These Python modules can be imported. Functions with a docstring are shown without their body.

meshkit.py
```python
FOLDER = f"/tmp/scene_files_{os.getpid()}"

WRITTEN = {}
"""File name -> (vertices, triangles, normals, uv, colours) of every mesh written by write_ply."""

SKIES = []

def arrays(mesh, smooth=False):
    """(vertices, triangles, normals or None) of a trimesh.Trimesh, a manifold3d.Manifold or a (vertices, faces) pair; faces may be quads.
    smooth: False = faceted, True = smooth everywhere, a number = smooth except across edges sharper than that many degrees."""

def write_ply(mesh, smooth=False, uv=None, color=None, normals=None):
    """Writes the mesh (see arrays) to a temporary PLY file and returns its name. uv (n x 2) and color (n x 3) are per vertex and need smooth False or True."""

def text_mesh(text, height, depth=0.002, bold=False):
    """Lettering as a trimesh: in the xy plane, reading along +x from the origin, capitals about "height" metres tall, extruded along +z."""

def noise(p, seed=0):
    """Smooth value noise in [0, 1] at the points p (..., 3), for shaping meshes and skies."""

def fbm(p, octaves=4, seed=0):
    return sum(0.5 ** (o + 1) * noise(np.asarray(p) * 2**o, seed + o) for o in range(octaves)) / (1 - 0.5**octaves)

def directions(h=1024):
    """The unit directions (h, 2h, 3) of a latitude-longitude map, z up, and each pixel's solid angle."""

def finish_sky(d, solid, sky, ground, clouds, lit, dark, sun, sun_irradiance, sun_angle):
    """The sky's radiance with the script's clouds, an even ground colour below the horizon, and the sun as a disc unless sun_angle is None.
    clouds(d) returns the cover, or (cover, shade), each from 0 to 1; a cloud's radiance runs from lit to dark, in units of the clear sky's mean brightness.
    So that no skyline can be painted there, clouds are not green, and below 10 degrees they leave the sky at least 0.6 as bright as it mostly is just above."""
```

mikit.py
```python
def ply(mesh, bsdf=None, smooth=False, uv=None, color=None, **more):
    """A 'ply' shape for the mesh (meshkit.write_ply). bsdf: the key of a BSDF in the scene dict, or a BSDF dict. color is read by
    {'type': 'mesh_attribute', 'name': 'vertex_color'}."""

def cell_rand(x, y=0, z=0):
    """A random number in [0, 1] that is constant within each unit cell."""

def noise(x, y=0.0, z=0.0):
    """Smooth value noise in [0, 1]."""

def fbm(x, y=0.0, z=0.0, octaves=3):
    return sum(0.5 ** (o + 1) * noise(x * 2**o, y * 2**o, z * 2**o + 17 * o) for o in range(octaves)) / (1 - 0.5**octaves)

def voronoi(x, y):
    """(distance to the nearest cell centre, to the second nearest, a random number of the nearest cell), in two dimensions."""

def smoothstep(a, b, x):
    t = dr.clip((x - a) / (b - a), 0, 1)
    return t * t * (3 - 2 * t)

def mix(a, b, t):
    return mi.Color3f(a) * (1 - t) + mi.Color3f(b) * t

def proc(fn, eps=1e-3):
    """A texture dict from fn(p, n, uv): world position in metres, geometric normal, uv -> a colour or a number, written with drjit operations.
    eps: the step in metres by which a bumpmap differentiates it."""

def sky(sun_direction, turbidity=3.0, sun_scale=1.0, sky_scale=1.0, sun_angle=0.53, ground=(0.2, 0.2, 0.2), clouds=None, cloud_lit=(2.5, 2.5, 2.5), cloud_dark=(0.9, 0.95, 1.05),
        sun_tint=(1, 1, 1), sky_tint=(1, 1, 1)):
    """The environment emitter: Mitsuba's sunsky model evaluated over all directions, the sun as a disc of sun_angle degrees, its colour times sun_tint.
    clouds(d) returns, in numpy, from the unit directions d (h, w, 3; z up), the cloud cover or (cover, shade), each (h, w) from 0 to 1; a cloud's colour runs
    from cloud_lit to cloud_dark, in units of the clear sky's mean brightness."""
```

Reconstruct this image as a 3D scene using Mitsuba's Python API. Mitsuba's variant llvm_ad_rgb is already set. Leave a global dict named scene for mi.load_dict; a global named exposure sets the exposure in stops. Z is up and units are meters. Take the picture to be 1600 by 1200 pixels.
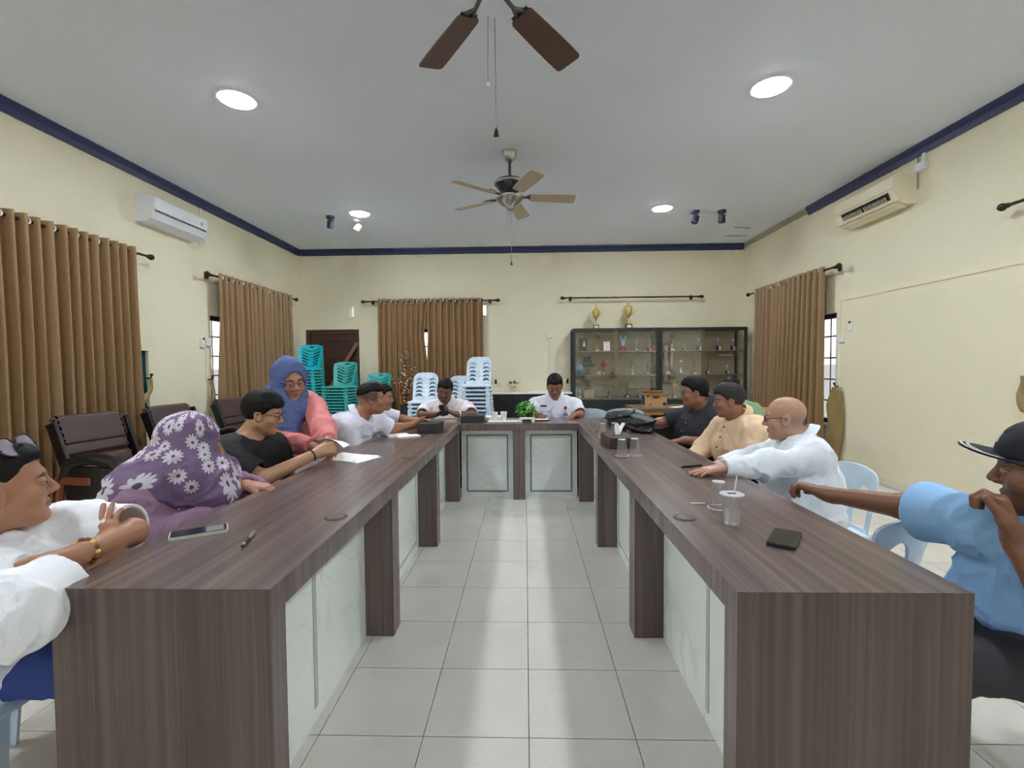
import math, random
import numpy as np, trimesh, manifold3d as m3, mitsuba as mi, drjit as dr
from shapely.geometry import Polygon, Point, box as sbox
from shapely import affinity, union_all
import mikit, meshkit
from mikit import proc, noise, fbm, voronoi, cell_rand, smoothstep, mix

T = mi.ScalarTransform4f
PI = math.pi
scene, labels = {}, {}

# ---------------------------------------------------------------- camera, sky, lamps, exposure
EYE = np.array([0, 0, 1.30]); FOCAL = 734.1
_p, _y, _r = 0.0367, 0.028, -0.0079
FWD = np.array([-math.sin(_y)*math.cos(_p), math.cos(_y)*math.cos(_p), -math.sin(_p)])
_R = np.cross(FWD, [0, 0, 1]); _R /= np.linalg.norm(_R); _U = np.cross(_R, FWD)
UP = -_R*math.sin(_r) + _U*math.cos(_r)
scene['camera'] = {'type': 'perspective', 'fov': math.degrees(2*math.atan(800/FOCAL)), 'fov_axis': 'x', 'near_clip': 0.02, 'far_clip': 200.0,
                   'to_world': T().look_at(origin=EYE.tolist(), target=(EYE+FWD).tolist(), up=UP.tolist())}
exposure = 0.43
def _clouds(d):
    return np.clip(0.75 + 0.5*(meshkit.fbm(d*3.0, 4, 3)-0.5), 0, 1)
scene['sky'] = mikit.sky([-0.5, 0.6, 0.75], turbidity=5.0, sun_scale=0.0, sky_scale=6.5, ground=(0.5, 0.5, 0.48),
                         clouds=_clouds, cloud_lit=(1.6, 1.6, 1.6), cloud_dark=(1.1, 1.12, 1.15))
LAMP_RADIANCE = (160.0, 172.0, 186.0)
LAMPS = [(-2.222, 3.667), (1.862, 3.667), (-2.222, 6.381), (1.838, 6.381), (-2.222, 0.953), (1.862, 0.953)]

# ---------------------------------------------------------------- room constants
XL, XR, YB, YF, HC, ZT = -4.008, 3.808, 8.312, -3.6, 3.394, 0.7476

# ---------------------------------------------------------------- naming helpers
_used = {}
def uid(key):
    n = _used.get(key, -1) + 1
    _used[key] = n
    return key if n == 0 else f'{key}_{n:03d}'

def thing(name, label, cat, group=None, kind=None):
    k = uid(name)
    d = {'label': label, 'category': cat}
    if group: d['group'] = group
    if kind: d['kind'] = kind
    labels[k] = d
    return k

def part(parent, name, mesh, mat, label=None, smooth=False, kind=None, tw=None, color=None):
    """One part (or sub-part) of a thing; mesh may be a ready shape dict, which is shared."""
    k = uid(parent + '__' + name)
    if isinstance(mesh, dict):
        d = dict(mesh)
        if mat is not None: d['bsdf'] = {'type': 'ref', 'id': mat}
    else:
        d = mikit.ply(mesh, mat, smooth, color=color)
    if tw is not None: d['to_world'] = tw
    scene[k] = d
    if label or kind:
        labels[k] = {}
        if label: labels[k]['label'] = label
        if kind: labels[k]['kind'] = kind
    return k

def single(name, mesh, mat, label, cat, group=None, smooth=False, tw=None, color=None, kind=None):
    k = thing(name, label, cat, group, kind)
    d = dict(mesh) if isinstance(mesh, dict) else mikit.ply(mesh, mat, smooth, color=color)
    if isinstance(mesh, dict) and mat is not None: d['bsdf'] = {'type': 'ref', 'id': mat}
    if tw is not None: d['to_world'] = tw
    scene[k] = d
    return k

def struct(name, mesh, mat, label=None, smooth=False):
    k = uid(name)
    if mesh is not None: scene[k] = mikit.ply(mesh, mat, smooth)
    labels[k] = {'kind': 'structure'}
    if label: labels[k]['label'] = label
    return k

# ---------------------------------------------------------------- mesh helpers
def cat(*ms):
    ms = [m for g in ms for m in (g if isinstance(g, (list, tuple)) else [g])]
    return trimesh.util.concatenate(ms) if len(ms) > 1 else ms[0]

def bx(lo, hi, c=0.0):
    lo, hi = np.minimum(lo, hi).astype(float), np.maximum(lo, hi).astype(float)
    if c <= 0:
        m = trimesh.creation.box(hi-lo); m.apply_translation((lo+hi)/2); return m
    c = min(c, 0.49*(hi-lo).min())
    pts = []
    for s in np.ndindex(2, 2, 2):
        p = np.where(np.array(s) == 0, lo, hi); sg = np.where(np.array(s) == 0, 1, -1)
        for a in range(3):
            q = p + sg*c; q[a] = p[a]; pts.append(q)
    return trimesh.convex.convex_hull(np.array(pts))

def rot(m, deg, axis=(0, 0, 1), about=(0, 0, 0)):
    m = m.copy(); m.apply_transform(trimesh.transformations.rotation_matrix(math.radians(deg), axis, about)); return m

def mv(m, *d):
    m = m.copy(); m.apply_translation(d[0] if len(d) == 1 else d); return m

def lathe(profile, n=20, at=(0, 0, 0)):
    """profile: [(r, z)] from bottom to top."""
    p = np.array(profile, float); a = np.arange(n)*2*PI/n
    v = np.stack([p[:, 0][:, None]*np.cos(a), p[:, 0][:, None]*np.sin(a), np.repeat(p[:, 1][:, None], n, 1)], -1).reshape(-1, 3)
    i, j = np.meshgrid(np.arange(len(p)-1), np.arange(n), indexing='ij')
    q = np.stack([i*n+j, i*n+(j+1) % n, (i+1)*n+(j+1) % n, (i+1)*n+j], -1).reshape(-1, 4)
    f = [np.vstack([q[:, [0, 1, 2]], q[:, [0, 2, 3]]])]
    k = len(v); ex = []
    for end, row in ((0, 0), (1, len(p)-1)):
        if p[row, 0] > 1e-6:
            c = k+len(ex); ex.append([0, 0, p[row, 1]]); r = row*n+np.arange(n); r2 = row*n+(np.arange(n)+1) % n
            f.append(np.stack([r2, r, np.full(n, c)], 1) if end == 0 else np.stack([r, r2, np.full(n, c)], 1))
    v = np.vstack([v, ex]) if ex else v
    m = trimesh.Trimesh(v, np.vstack(f), process=False); m.apply_translation(at); return m

def frame(t):
    t = np.asarray(t, float); t = t/np.linalg.norm(t)
    a = np.cross(t, [0, 0, 1.0] if abs(t[2]) < 0.9 else [1.0, 0, 0]); a /= np.linalg.norm(a)
    return a, np.cross(t, a), t

def tube(pts, r, n=8, cap=True):
    p = np.asarray(pts, float); r = np.broadcast_to(r, (len(p),)).astype(float)
    t = np.gradient(p, axis=0); t /= np.linalg.norm(t, axis=1, keepdims=True)+1e-12
    A = []; a, b, _ = frame(t[0])
    for k in range(len(p)):
        a = a - t[k]*(a@t[k]); a /= np.linalg.norm(a); A.append((a, np.cross(t[k], a)))
    ang = np.arange(n)*2*PI/n
    v = np.concatenate([p[k]+r[k]*(np.cos(ang)[:, None]*A[k][0]+np.sin(ang)[:, None]*A[k][1]) for k in range(len(p))])
    i, j = np.meshgrid(np.arange(len(p)-1), np.arange(n), indexing='ij')
    q = np.stack([i*n+j, i*n+(j+1) % n, (i+1)*n+(j+1) % n, (i+1)*n+j], -1).reshape(-1, 4)
    f = [q[:, [0, 1, 2]], q[:, [0, 2, 3]]]
    if cap:
        v = np.vstack([v, p[0], p[-1]]); k = len(p)*n; r0 = np.arange(n); r1 = (r0+1) % n
        f += [np.stack([r1, r0, np.full(n, k)], 1), np.stack([r0+k-n, r1+k-n, np.full(n, k+1)], 1)]
    return trimesh.Trimesh(v, np.vstack(f), process=False)

def rod(a, b, r, n=10):
    return tube([a, b], r, n)

def ball(c, r, sub=1):
    m = trimesh.creation.icosphere(subdivisions=sub, radius=1.0); m.apply_scale(r); m.apply_translation(c); return m

def grid(fn, nu, nv, close=False):
    """fn(u, v) -> points for u, v in [0,1] meshgrids."""
    u, v = np.meshgrid(np.linspace(0, 1, nu+1), np.linspace(0, 1, nv+1), indexing='ij')
    P = np.stack(fn(u, v), -1).reshape(-1, 3)
    i, j = np.meshgrid(np.arange(nu), np.arange(nv), indexing='ij'); w = nv+1
    q = np.stack([i*w+j, (i+1)*w+j, (i+1)*w+j+1, i*w+j+1], -1).reshape(-1, 4)
    return trimesh.Trimesh(P, np.vstack([q[:, [0, 1, 2]], q[:, [0, 2, 3]]]), process=False)

def extr(poly, h):
    return trimesh.util.concatenate([trimesh.creation.extrude_polygon(g, h, engine='earcut') for g in getattr(poly, 'geoms', [poly])])

def rrect(x0, y0, x1, y1, r):
    return sbox(x0+r, y0+r, x1-r, y1-r).buffer(r, quad_segs=4)

def basis(m, o, X, Y, Z):
    """Maps local xyz of the mesh onto the axes X, Y, Z at o."""
    M = np.eye(4); M[:3, 0], M[:3, 1], M[:3, 2], M[:3, 3] = X, Y, Z, o
    m = m.copy(); m.apply_transform(M)
    return m

def solidify(sheet, t):
    """A closed shell of thickness t from an open trimesh sheet."""
    v, f = np.array(sheet.vertices), np.array(sheet.faces); n = np.array(sheet.vertex_normals)
    e = np.sort(sheet.edges, axis=1); _, idx, cnt = np.unique(e, axis=0, return_index=True, return_counts=True)
    be = sheet.edges[idx[cnt == 1]]; k = len(v)
    side = np.vstack([np.stack([be[:, 1], be[:, 0], be[:, 0]+k], 1), np.stack([be[:, 1], be[:, 0]+k, be[:, 1]+k], 1)])
    return trimesh.Trimesh(np.vstack([v+n*t/2, v-n*t/2]), np.vstack([f, f[:, ::-1]+k, side]), process=False)

# ---------------------------------------------------------------- materials
def rgb(r, g, b):
    c = np.array([r, g, b])/255.0
    return np.where(c < 0.04045, c/12.92, ((c+0.055)/1.055)**2.4).tolist()

def mat(key, color, rough=0.5, metal=0.0, spec=0.5, coat=0.0, sheen=0.0, two=True, bump=None, bump_scale=1.0):
    c = color if isinstance(color, dict) else {'type': 'rgb', 'value': list(color)}
    d = {'type': 'principled', 'base_color': c, 'roughness': rough, 'metallic': metal, 'specular': spec}
    if coat: d['clearcoat'] = coat; d['clearcoat_gloss'] = 0.9
    if sheen: d['sheen'] = sheen
    if bump is not None: d = {'type': 'bumpmap', 'arbitrary': proc(bump), 'scale': bump_scale, 'bsdf': d}
    scene[key] = {'type': 'twosided', 'bsdf': d} if two else d
    return key

def _wood(p, n, uv):
    top = dr.abs(n.z) > 0.5
    s = dr.select(top, p.x, p.x + p.y)
    t = dr.select(top, p.y, p.z)
    warp = 0.012*(noise(s*4, t*1.3) - 0.5)
    a = noise((s+warp)*150, t*1.6)
    b = noise((s+warp)*48 + 31, t*0.9)
    c = noise((s+warp)*14 + 7, t*0.5)
    k = dr.clip(0.30*a + 0.42*b + 0.38*c - 0.05, 0, 1)
    fine = smoothstep(0.72, 0.95, noise((s+warp)*300, t*2.0))
    return mix(mix((0.048, 0.029, 0.026), (0.160, 0.110, 0.098), k), (0.205, 0.155, 0.14), 0.35*fine)
mat('laminate', proc(_wood), rough=0.25, spec=0.62)

def _marble(p, n, uv):
    s = p.x + p.y
    w = fbm(s*2.5, p.z*2.5, 2.0, octaves=4) - 0.5
    a = s*0.8 + p.z*1.1
    v = dr.abs(noise(a*5 + w*5, (s - p.z)*1.2 + w*2, 5.0) - 0.5)
    v2 = dr.abs(noise(a*13 + w*9, (s - p.z)*3 + w*4, 9.0) - 0.5)
    vein = (1 - smoothstep(0.0, 0.05, v))*0.34 + (1 - smoothstep(0.0, 0.06, v2))*0.16 + 0.25*smoothstep(0.0, 0.4, w)
    return mix((0.71, 0.755, 0.715), (0.42, 0.46, 0.43), dr.clip(vein, 0, 1)*smoothstep(0.25, 0.75, noise(s*2, p.z*2, 3)))
mat('marble', proc(_marble), rough=0.22, spec=0.5)

def _tile(p, n, uv):
    i, j = dr.floor((p.x-0.005)/0.3732), dr.floor((p.y-1.974)/0.3732)
    r = cell_rand(i, j, 4)
    f = fbm(p.x*5, p.y*5, r*9) - 0.5
    g = noise(p.x*160, p.y*160) - 0.5
    k = 1 + 0.06*(r-0.5) + 0.13*f + 0.04*g
    return mi.Color3f(0.60, 0.575, 0.525)*k
mat('floor_tile', proc(_tile), rough=0.2, spec=0.45)
mat('grout', rgb(105, 100, 90), rough=0.9, spec=0.2)

def _wall(p, n, uv):
    f = fbm((p.x+p.y)*1.3, p.z*1.3, 1.0) - 0.5
    g = noise((p.x+p.y)*40, p.z*40) - 0.5
    k = 1 + 0.05*f + 0.015*g
    stain = smoothstep(0.52, 0.8, fbm((p.x+p.y)*2.2 + 9, p.z*0.8, 4.0))*smoothstep(2.7, 3.3, p.z)
    return mix(mi.Color3f(0.77, 0.715, 0.525)*k, (0.52, 0.46, 0.33), 0.35*stain)
mat('wall_paint', proc(_wall), rough=0.55, spec=0.3)
mat('panel_paint', rgb(226, 217, 178), rough=0.5, spec=0.3)

def _ceil(p, n, uv):
    f = fbm(p.x*0.8, p.y*0.8, 2.0) - 0.5
    return mi.Color3f(0.735, 0.775, 0.855)*(1 + 0.05*f)
mat('ceiling_paint', proc(_ceil), rough=0.8, spec=0.2)
mat('navy_paint', rgb(38, 46, 82), rough=0.4)
mat('plaster', rgb(150, 146, 130), rough=0.9)
mat('white_paint', rgb(225, 225, 222), rough=0.4)
mat('dark_frame', rgb(30, 38, 44), rough=0.4)
mat('green_frame', rgb(38, 70, 60), rough=0.4)
mat('brown_door', rgb(72, 46, 38), rough=0.45)
mat('timber', rgb(120, 86, 62), rough=0.6)

def _curtain(p, n, uv):
    a = noise((p.x+p.y)*420, p.z*420)
    return mi.Color3f(0.275, 0.168, 0.080)*(0.93 + 0.14*a)
mat('curtain_satin', proc(_curtain), rough=0.42, metal=0.12, spec=0.5, sheen=1.0)
scene['curtain_satin']['bsdf']['sheen_tint'] = 0.6
mat('eyelet_silver', rgb(240, 240, 236), rough=0.25, metal=0.3)
mat('bronze', rgb(52, 40, 32), rough=0.35, metal=0.5)
mat('steel', rgb(190, 188, 182), rough=0.25, metal=1.0)
mat('dark_steel', rgb(90, 90, 92), rough=0.3, metal=1.0)
mat('ac_white', rgb(226, 228, 232), rough=0.3)
mat('ac_cream', rgb(226, 217, 188), rough=0.35)
mat('black_plastic', rgb(22, 22, 25), rough=0.35)
mat('grey_plastic', rgb(120, 122, 126), rough=0.4)
mat('walnut_blade', rgb(84, 62, 50), rough=0.45)
mat('tan_blade', rgb(176, 160, 132), rough=0.45)
mat('lamp_rim', rgb(235, 235, 235), rough=0.4)
mat('backing', rgb(15, 15, 15), rough=0.9)
scene['pane_glass'] = {'type': 'thindielectric', 'int_ior': 1.5}
scene['cyan_glass'] = {'type': 'thindielectric', 'int_ior': 1.5, 'specular_transmittance': {'type': 'rgb', 'value': [0.22, 0.88, 0.92]}}
scene['cabinet_glass'] = {'type': 'thindielectric', 'int_ior': 1.5}
scene['clear_plastic'] = {'type': 'thindielectric', 'int_ior': 1.5}

# ---------------------------------------------------------------- floor with tiles
TS, TX, TY = 0.3732, 0.005, 1.974
fl = struct('floor', bx([XL-.2, YF-.2, -.15], [XR+.2, YB+.2, -.004]), 'grout', 'pale beige square floor tiles with dark joints')
_t = bx([.0015, .0015, -.012], [TS-.0015, TS-.0015, 0], .0012)
_tile_ply = mikit.ply(_t, 'floor_tile')
rest = []
for i in range(-11, 11):
    for j in range(-15, 18):
        x0, y0 = TX+i*TS, TY+j*TS
        a, b, c, d = max(x0, XL), min(x0+TS, XR), max(y0, YF), min(y0+TS, YB)
        if b-a < .03 or d-c < .03: continue
        cut = (b-a) < TS-1e-6 or (d-c) < TS-1e-6
        inside = -1.15 < x0+TS/2 < 1.02
        near_seen = (inside and 1.1 < y0 < 4.7 and -.85 < x0+TS/2 < .75)
        right_seen = (x0 > .95 and .8 < y0 < 6.3)
        left_seen = (x0+TS < -1.1 and .9 < y0 < 3.2 and x0 > -2.8)
        if near_seen or right_seen or left_seen:
            if cut: part(fl, 'tile', bx([a+.0015, c+.0015, -.012], [b-.0015, d-.0015, 0], .0012), 'floor_tile')
            else: part(fl, 'tile', _tile_ply, None, tw=T().translate([x0, y0, 0]))
        else:
            rest.append(bx([a+.0015, c+.0015, -.012], [b-.0015, d-.0015, 0]))
part(fl, 'outer_tiles', cat(rest), 'floor_tile', 'floor tiles around the furniture', kind='stuff')

# ---------------------------------------------------------------- ceiling
struct('ceiling', bx([XL-.2, YF-.2, HC], [XR+.2, YB+.2, HC+.15]), 'ceiling_paint', 'plain pale grey ceiling')
for x, y, w, d, a in ((3.32, 7.33, .26, .02, 8), (3.43, 7.79, .36, .018, 3)):
    part('ceiling', 'peeling_strip', rot(mv(bx([-w/2, -d/2, -.012], [w/2, d/2, .002], .004), x, y, HC), a, about=(x, y, 0)), 'plaster')

# ---------------------------------------------------------------- walls (boxes round the window openings)
def wall_with_holes(axis, at, out, lo, hi, holes):
    """axis 0: wall in x = at, running along y; axis 1: wall in y = at, running along x. holes: (a, b, z0, z1)."""
    ms = []
    def slab(a, b, z0, z1):
        if b-a < 1e-4 or z1-z0 < 1e-4: return
        p, q = [0, 0, z0], [0, 0, z1]
        p[axis], q[axis] = at, at+out; p[1-axis], q[1-axis] = a, b
        ms.append(bx(p, q))
    x = lo
    for a, b, z0, z1 in sorted(holes):
        slab(x, a, 0, HC); slab(a, b, 0, z0); slab(a, b, z1, HC); x = b
    slab(x, hi, 0, HC)
    return cat(ms)

WIN_R2, WIN_F1, WIN_F2, DOOR_F = (2.0, 3.55, .8, 1.93), (-3.6, -2.1, .8, 2.4), (2.2, 2.21, .8, .81), (-1.7, 1.75, 0, 2.4)
WIN_L1, WIN_L2, WIN_R, WIN_B = (3.2, 4.90, .75, 1.5), (5.9, 7.75, .70, 1.985), (5.87, 7.60, .56, 1.93), (-2.60, -.75, .75, 1.98)
VENTS = [(-3.11, -3.04, 2.21, 2.40), (-2.62, -2.55, 2.21, 2.40), (-.745, -.675, 2.21, 2.40)]
struct('wall_left', wall_with_holes(0, XL, -.16, YF, YB, [WIN_L1, WIN_L2]), 'wall_paint', 'cream painted left wall')
struct('wall_right', wall_with_holes(0, XR, .16, YF, YB, [WIN_R, WIN_R2]), 'wall_paint', 'cream painted right wall')
DOOR = (-3.90, -2.95, 0.0, 1.985)
def _back():
    ms = []
    cols = sorted({XL-.16, XR+.16} | {c for h in VENTS+[WIN_B, DOOR] for c in h[:2]})
    for a, b in zip(cols[:-1], cols[1:]):
        z = 0
        for h in sorted([h for h in VENTS+[WIN_B, DOOR] if h[0] <= a+1e-6 and h[1] >= b-1e-6], key=lambda h: h[2]):
            if h[2]-z > 1e-4: ms.append(bx([a, YB, z], [b, YB+.16, h[2]]))
            z = h[3]
        ms.append(bx([a, YB, z], [b, YB+.16, HC]))
    return cat(ms)
struct('wall_back', _back(), 'wall_paint', 'cream painted back wall')
struct('wall_front', wall_with_holes(1, YF, -.16, XL-.16, XR+.16, [WIN_F1, DOOR_F]), 'wall_paint')

# blue crown trim
def crown(a, b, axis, at, sgn):
    prof = [(0, 0), (.055, 0), (.055, -.03), (.035, -.06), (.02, -.105), (0, -.105)]
    p0 = np.array([[0., 0, 0]]*len(prof)); ms = []
    poly = Polygon(prof); m = extr(poly, b-a)
    if axis == 0: return basis(m, [at, a, HC], [sgn, 0, 0], [0, 0, 1], [0, 1, 0])
    return basis(m, [a, at, HC], [0, sgn, 0], [0, 0, 1], [1, 0, 0])
struct('trim_1', crown(YF, YB, 0, XL, 1), 'navy_paint', 'dark blue crown trim along the left wall')
struct('trim_2', crown(XL+.05, XR-.02, 1, YB, -1), 'navy_paint', 'dark blue crown trim along the back wall')
struct('trim_3', crown(YF, 6.456, 0, XR, -1), 'navy_paint', 'dark blue crown trim along the right wall')
struct('trim_4', bx([XR-.03, 6.456, HC-.07], [XR, YB-.05, HC]), 'plaster', 'bare grey plaster strip where the blue trim is missing')
struct('baseboard_right', bx([XR-.012, YF, 0], [XR, YB, .09], .004), 'floor_tile', 'tile skirting along the right wall')
struct('baseboard_left', bx([XL, YF, 0], [XL+.012, YB, .09], .004), 'floor_tile')

# flush panel on the right wall
pn = struct('trim_5', cat(bx([XR-.012, 3.62, .02], [XR, 5.775, 2.06], .003), bx([XR-.02, 3.62, 2.055], [XR, 5.79, 2.075]), bx([XR-.02, 5.77, .02], [XR, 5.79, 2.06])), 'wall_paint', 'flush cream board panel on the right wall')

# ---------------------------------------------------------------- windows
def window(name, wall, rng, glass, frame_mat, cols, rows, label, f=.055):
    """wall: ('x', at, out) or ('y', at, out)."""
    ax, at, out = wall; a, b, z0, z1 = rng; k = struct(name, None, None, label)
    def B(u0, u1, w0, w1, d0, d1, c=.004):
        p, q = ([d0, u0, w0], [d1, u1, w1]) if ax == 'x' else ([u0, d0, w0], [u1, d1, w1])
        return bx(p, q, c)
    d0, d1 = sorted((at+out*.03, at+out*.10))
    part(k, 'window_frame', cat(B(a, a+f, z0, z1, d0, d1), B(b-f, b, z0, z1, d0, d1), B(a+f, b-f, z0, z0+f, d0, d1), B(a+f, b-f, z1-f, z1, d0, d1)), frame_mat)
    dm = at+out*.065
    for i in range(1, cols):
        u = a+(b-a)*i/cols; part(k, 'mullion', B(u-.02, u+.02, z0+f, z1-f, dm-.02, dm+.02), frame_mat)
    for i in range(cols):
        u0, u1 = a+(b-a)*i/cols+.02, a+(b-a)*(i+1)/cols-.02
        part(k, 'pane', B(max(u0, a+f), min(u1, b-f), z0+f, z1-f, dm-.0015, dm+.0015, 0), glass)
    e0, e1 = sorted((at+out*.115, at+out*.127))
    for i in range(1, rows):
        z = z0+(z1-z0)*i/rows
        part(k, 'grille_bar', B(a+.01, b-.01, z-.008, z+.008, e0, e1, 0), frame_mat)
    for i in range(1, cols*3):
        u = a+(b-a)*i/(cols*3)
        part(k, 'grille_bar', B(u-.006, u+.006, z0+.01, z1-.01, e0+.002, e1-.002, 0), frame_mat)
    s0, s1 = sorted((at-out*.03, at+out*.16))
    part(k, 'sill', B(a-.0, b+.0, z0-.03, z0-.001, s0, s1), 'white_paint')
window('window_1', ('x', XL, -1), WIN_L1, 'cyan_glass', 'dark_frame', 3, 4, 'cyan tinted window behind the near left curtain', f=.02)
window('window_2', ('x', XL, -1), WIN_L2, 'pane_glass', 'dark_frame', 3, 5, 'barred window behind the far left curtain')
window('window_3', ('x', XR, 1), WIN_R, 'pane_glass', 'dark_frame', 4, 5, 'barred window behind the right curtain')
window('window_4', ('y', YB, 1), WIN_B, 'pane_glass', 'green_frame', 4, 4, 'green framed window behind the back curtain')
window('window_8', ('x', XR, 1), WIN_R2, 'pane_glass', 'dark_frame', 3, 5, 'barred window on the right wall beside the viewpoint')
window('window_9', ('y', YF, -1), WIN_F1, 'pane_glass', 'dark_frame', 4, 1, 'wide window behind the viewpoint, beside the wide open doorway')
for q, (a, b, z0, z1) in enumerate(VENTS):
    k = struct(f'window_{5+q}', None, None, 'small upright glazed vent slot high in the back wall')
    part(k, 'pane', bx([a, YB+.05, z0], [b, YB+.056, z1]), 'pane_glass')
    part(k, 'window_frame', cat(bx([a-.012, YB-.008, z0-.012], [a, YB+.05, z1+.012]), bx([b, YB-.008, z0-.012], [b+.012, YB+.05, z1+.012]), bx([a, YB-.008, z1], [b, YB+.05, z1+.012]), bx([a, YB-.008, z0-.012], [b, YB+.05, z0])), 'white_paint')

# door
d = struct('door_1', None, None, 'dark brown panelled door in the back wall')
a, b, z0, z1 = DOOR
part(d, 'door_frame', cat(bx([a, YB-.015, 0], [a+.06, YB+.12, z1], .005), bx([b-.06, YB-.015, 0], [b, YB+.12, z1], .005), bx([a+.06, YB-.015, z1-.06], [b-.06, YB+.12, z1], .005)), 'brown_door')
leaf = [bx([a+.06, YB+.03, .01], [b-.06, YB+.07, z1-.065])]
for (u0, u1, w0, w1) in ((a+.16, b-.16, 1.05, z1-.18), (a+.16, b-.16, .2, .92)):
    leaf.append(cat(bx([u0, YB+.015, w0], [u0+.03, YB+.03, w1], .004), bx([u1-.03, YB+.015, w0], [u1, YB+.03, w1], .004), bx([u0+.03, YB+.015, w1-.03], [u1-.03, YB+.03, w1], .004), bx([u0+.03, YB+.015, w0], [u1-.03, YB+.03, w0+.03], .004)))
part(d, 'door_leaf', cat(leaf), 'brown_door')
part(d, 'door_handle', cat(rod([a+.12, YB+.03, 1.0], [a+.12, YB-.04, 1.0], .012), rod([a+.12, YB-.04, 1.0], [a+.23, YB-.04, 1.0], .01)), 'steel')

# ---------------------------------------------------------------- ceiling lamps
for q, (x, y) in enumerate(LAMPS):
    lab = ['round white ceiling lamp nearest on the left side', 'round white ceiling lamp nearest on the right side', 'round white ceiling lamp at the far left, beside the white spotlight',
           'round white ceiling lamp at the far right, beside the two dark spotlights'][q] if q < 4 else ['round white ceiling lamp overhead on the left, out of view', 'round white ceiling lamp overhead on the right, out of view', 'round white ceiling lamp on the left near the doorway behind', 'round white ceiling lamp on the right near the doorway behind'][q-4]
    k = thing('ceiling_lamp', lab, 'lamp', 'round ceiling lamps')
    part(k, 'rim', lathe([(.128, HC-.010), (.140, HC-.012), (.146, HC-.008), (.146, HC)], 32), 'lamp_rim', smooth=40, tw=T().translate([x, y, 0]))
    e = mikit.ply(lathe([(.0001, -.036), (.05, -.0345), (.095, -.029), (.122, -.018), (.127, -.010), (.127, -.004), (.0001, -.004)], 32), 'lamp_rim', False, to_world=T().translate([x, y, HC]))
    e['emitter'] = {'type': 'area', 'radiance': {'type': 'rgb', 'value': list(LAMP_RADIANCE)}}
    scene[uid(k + '__diffuser')] = e
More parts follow.
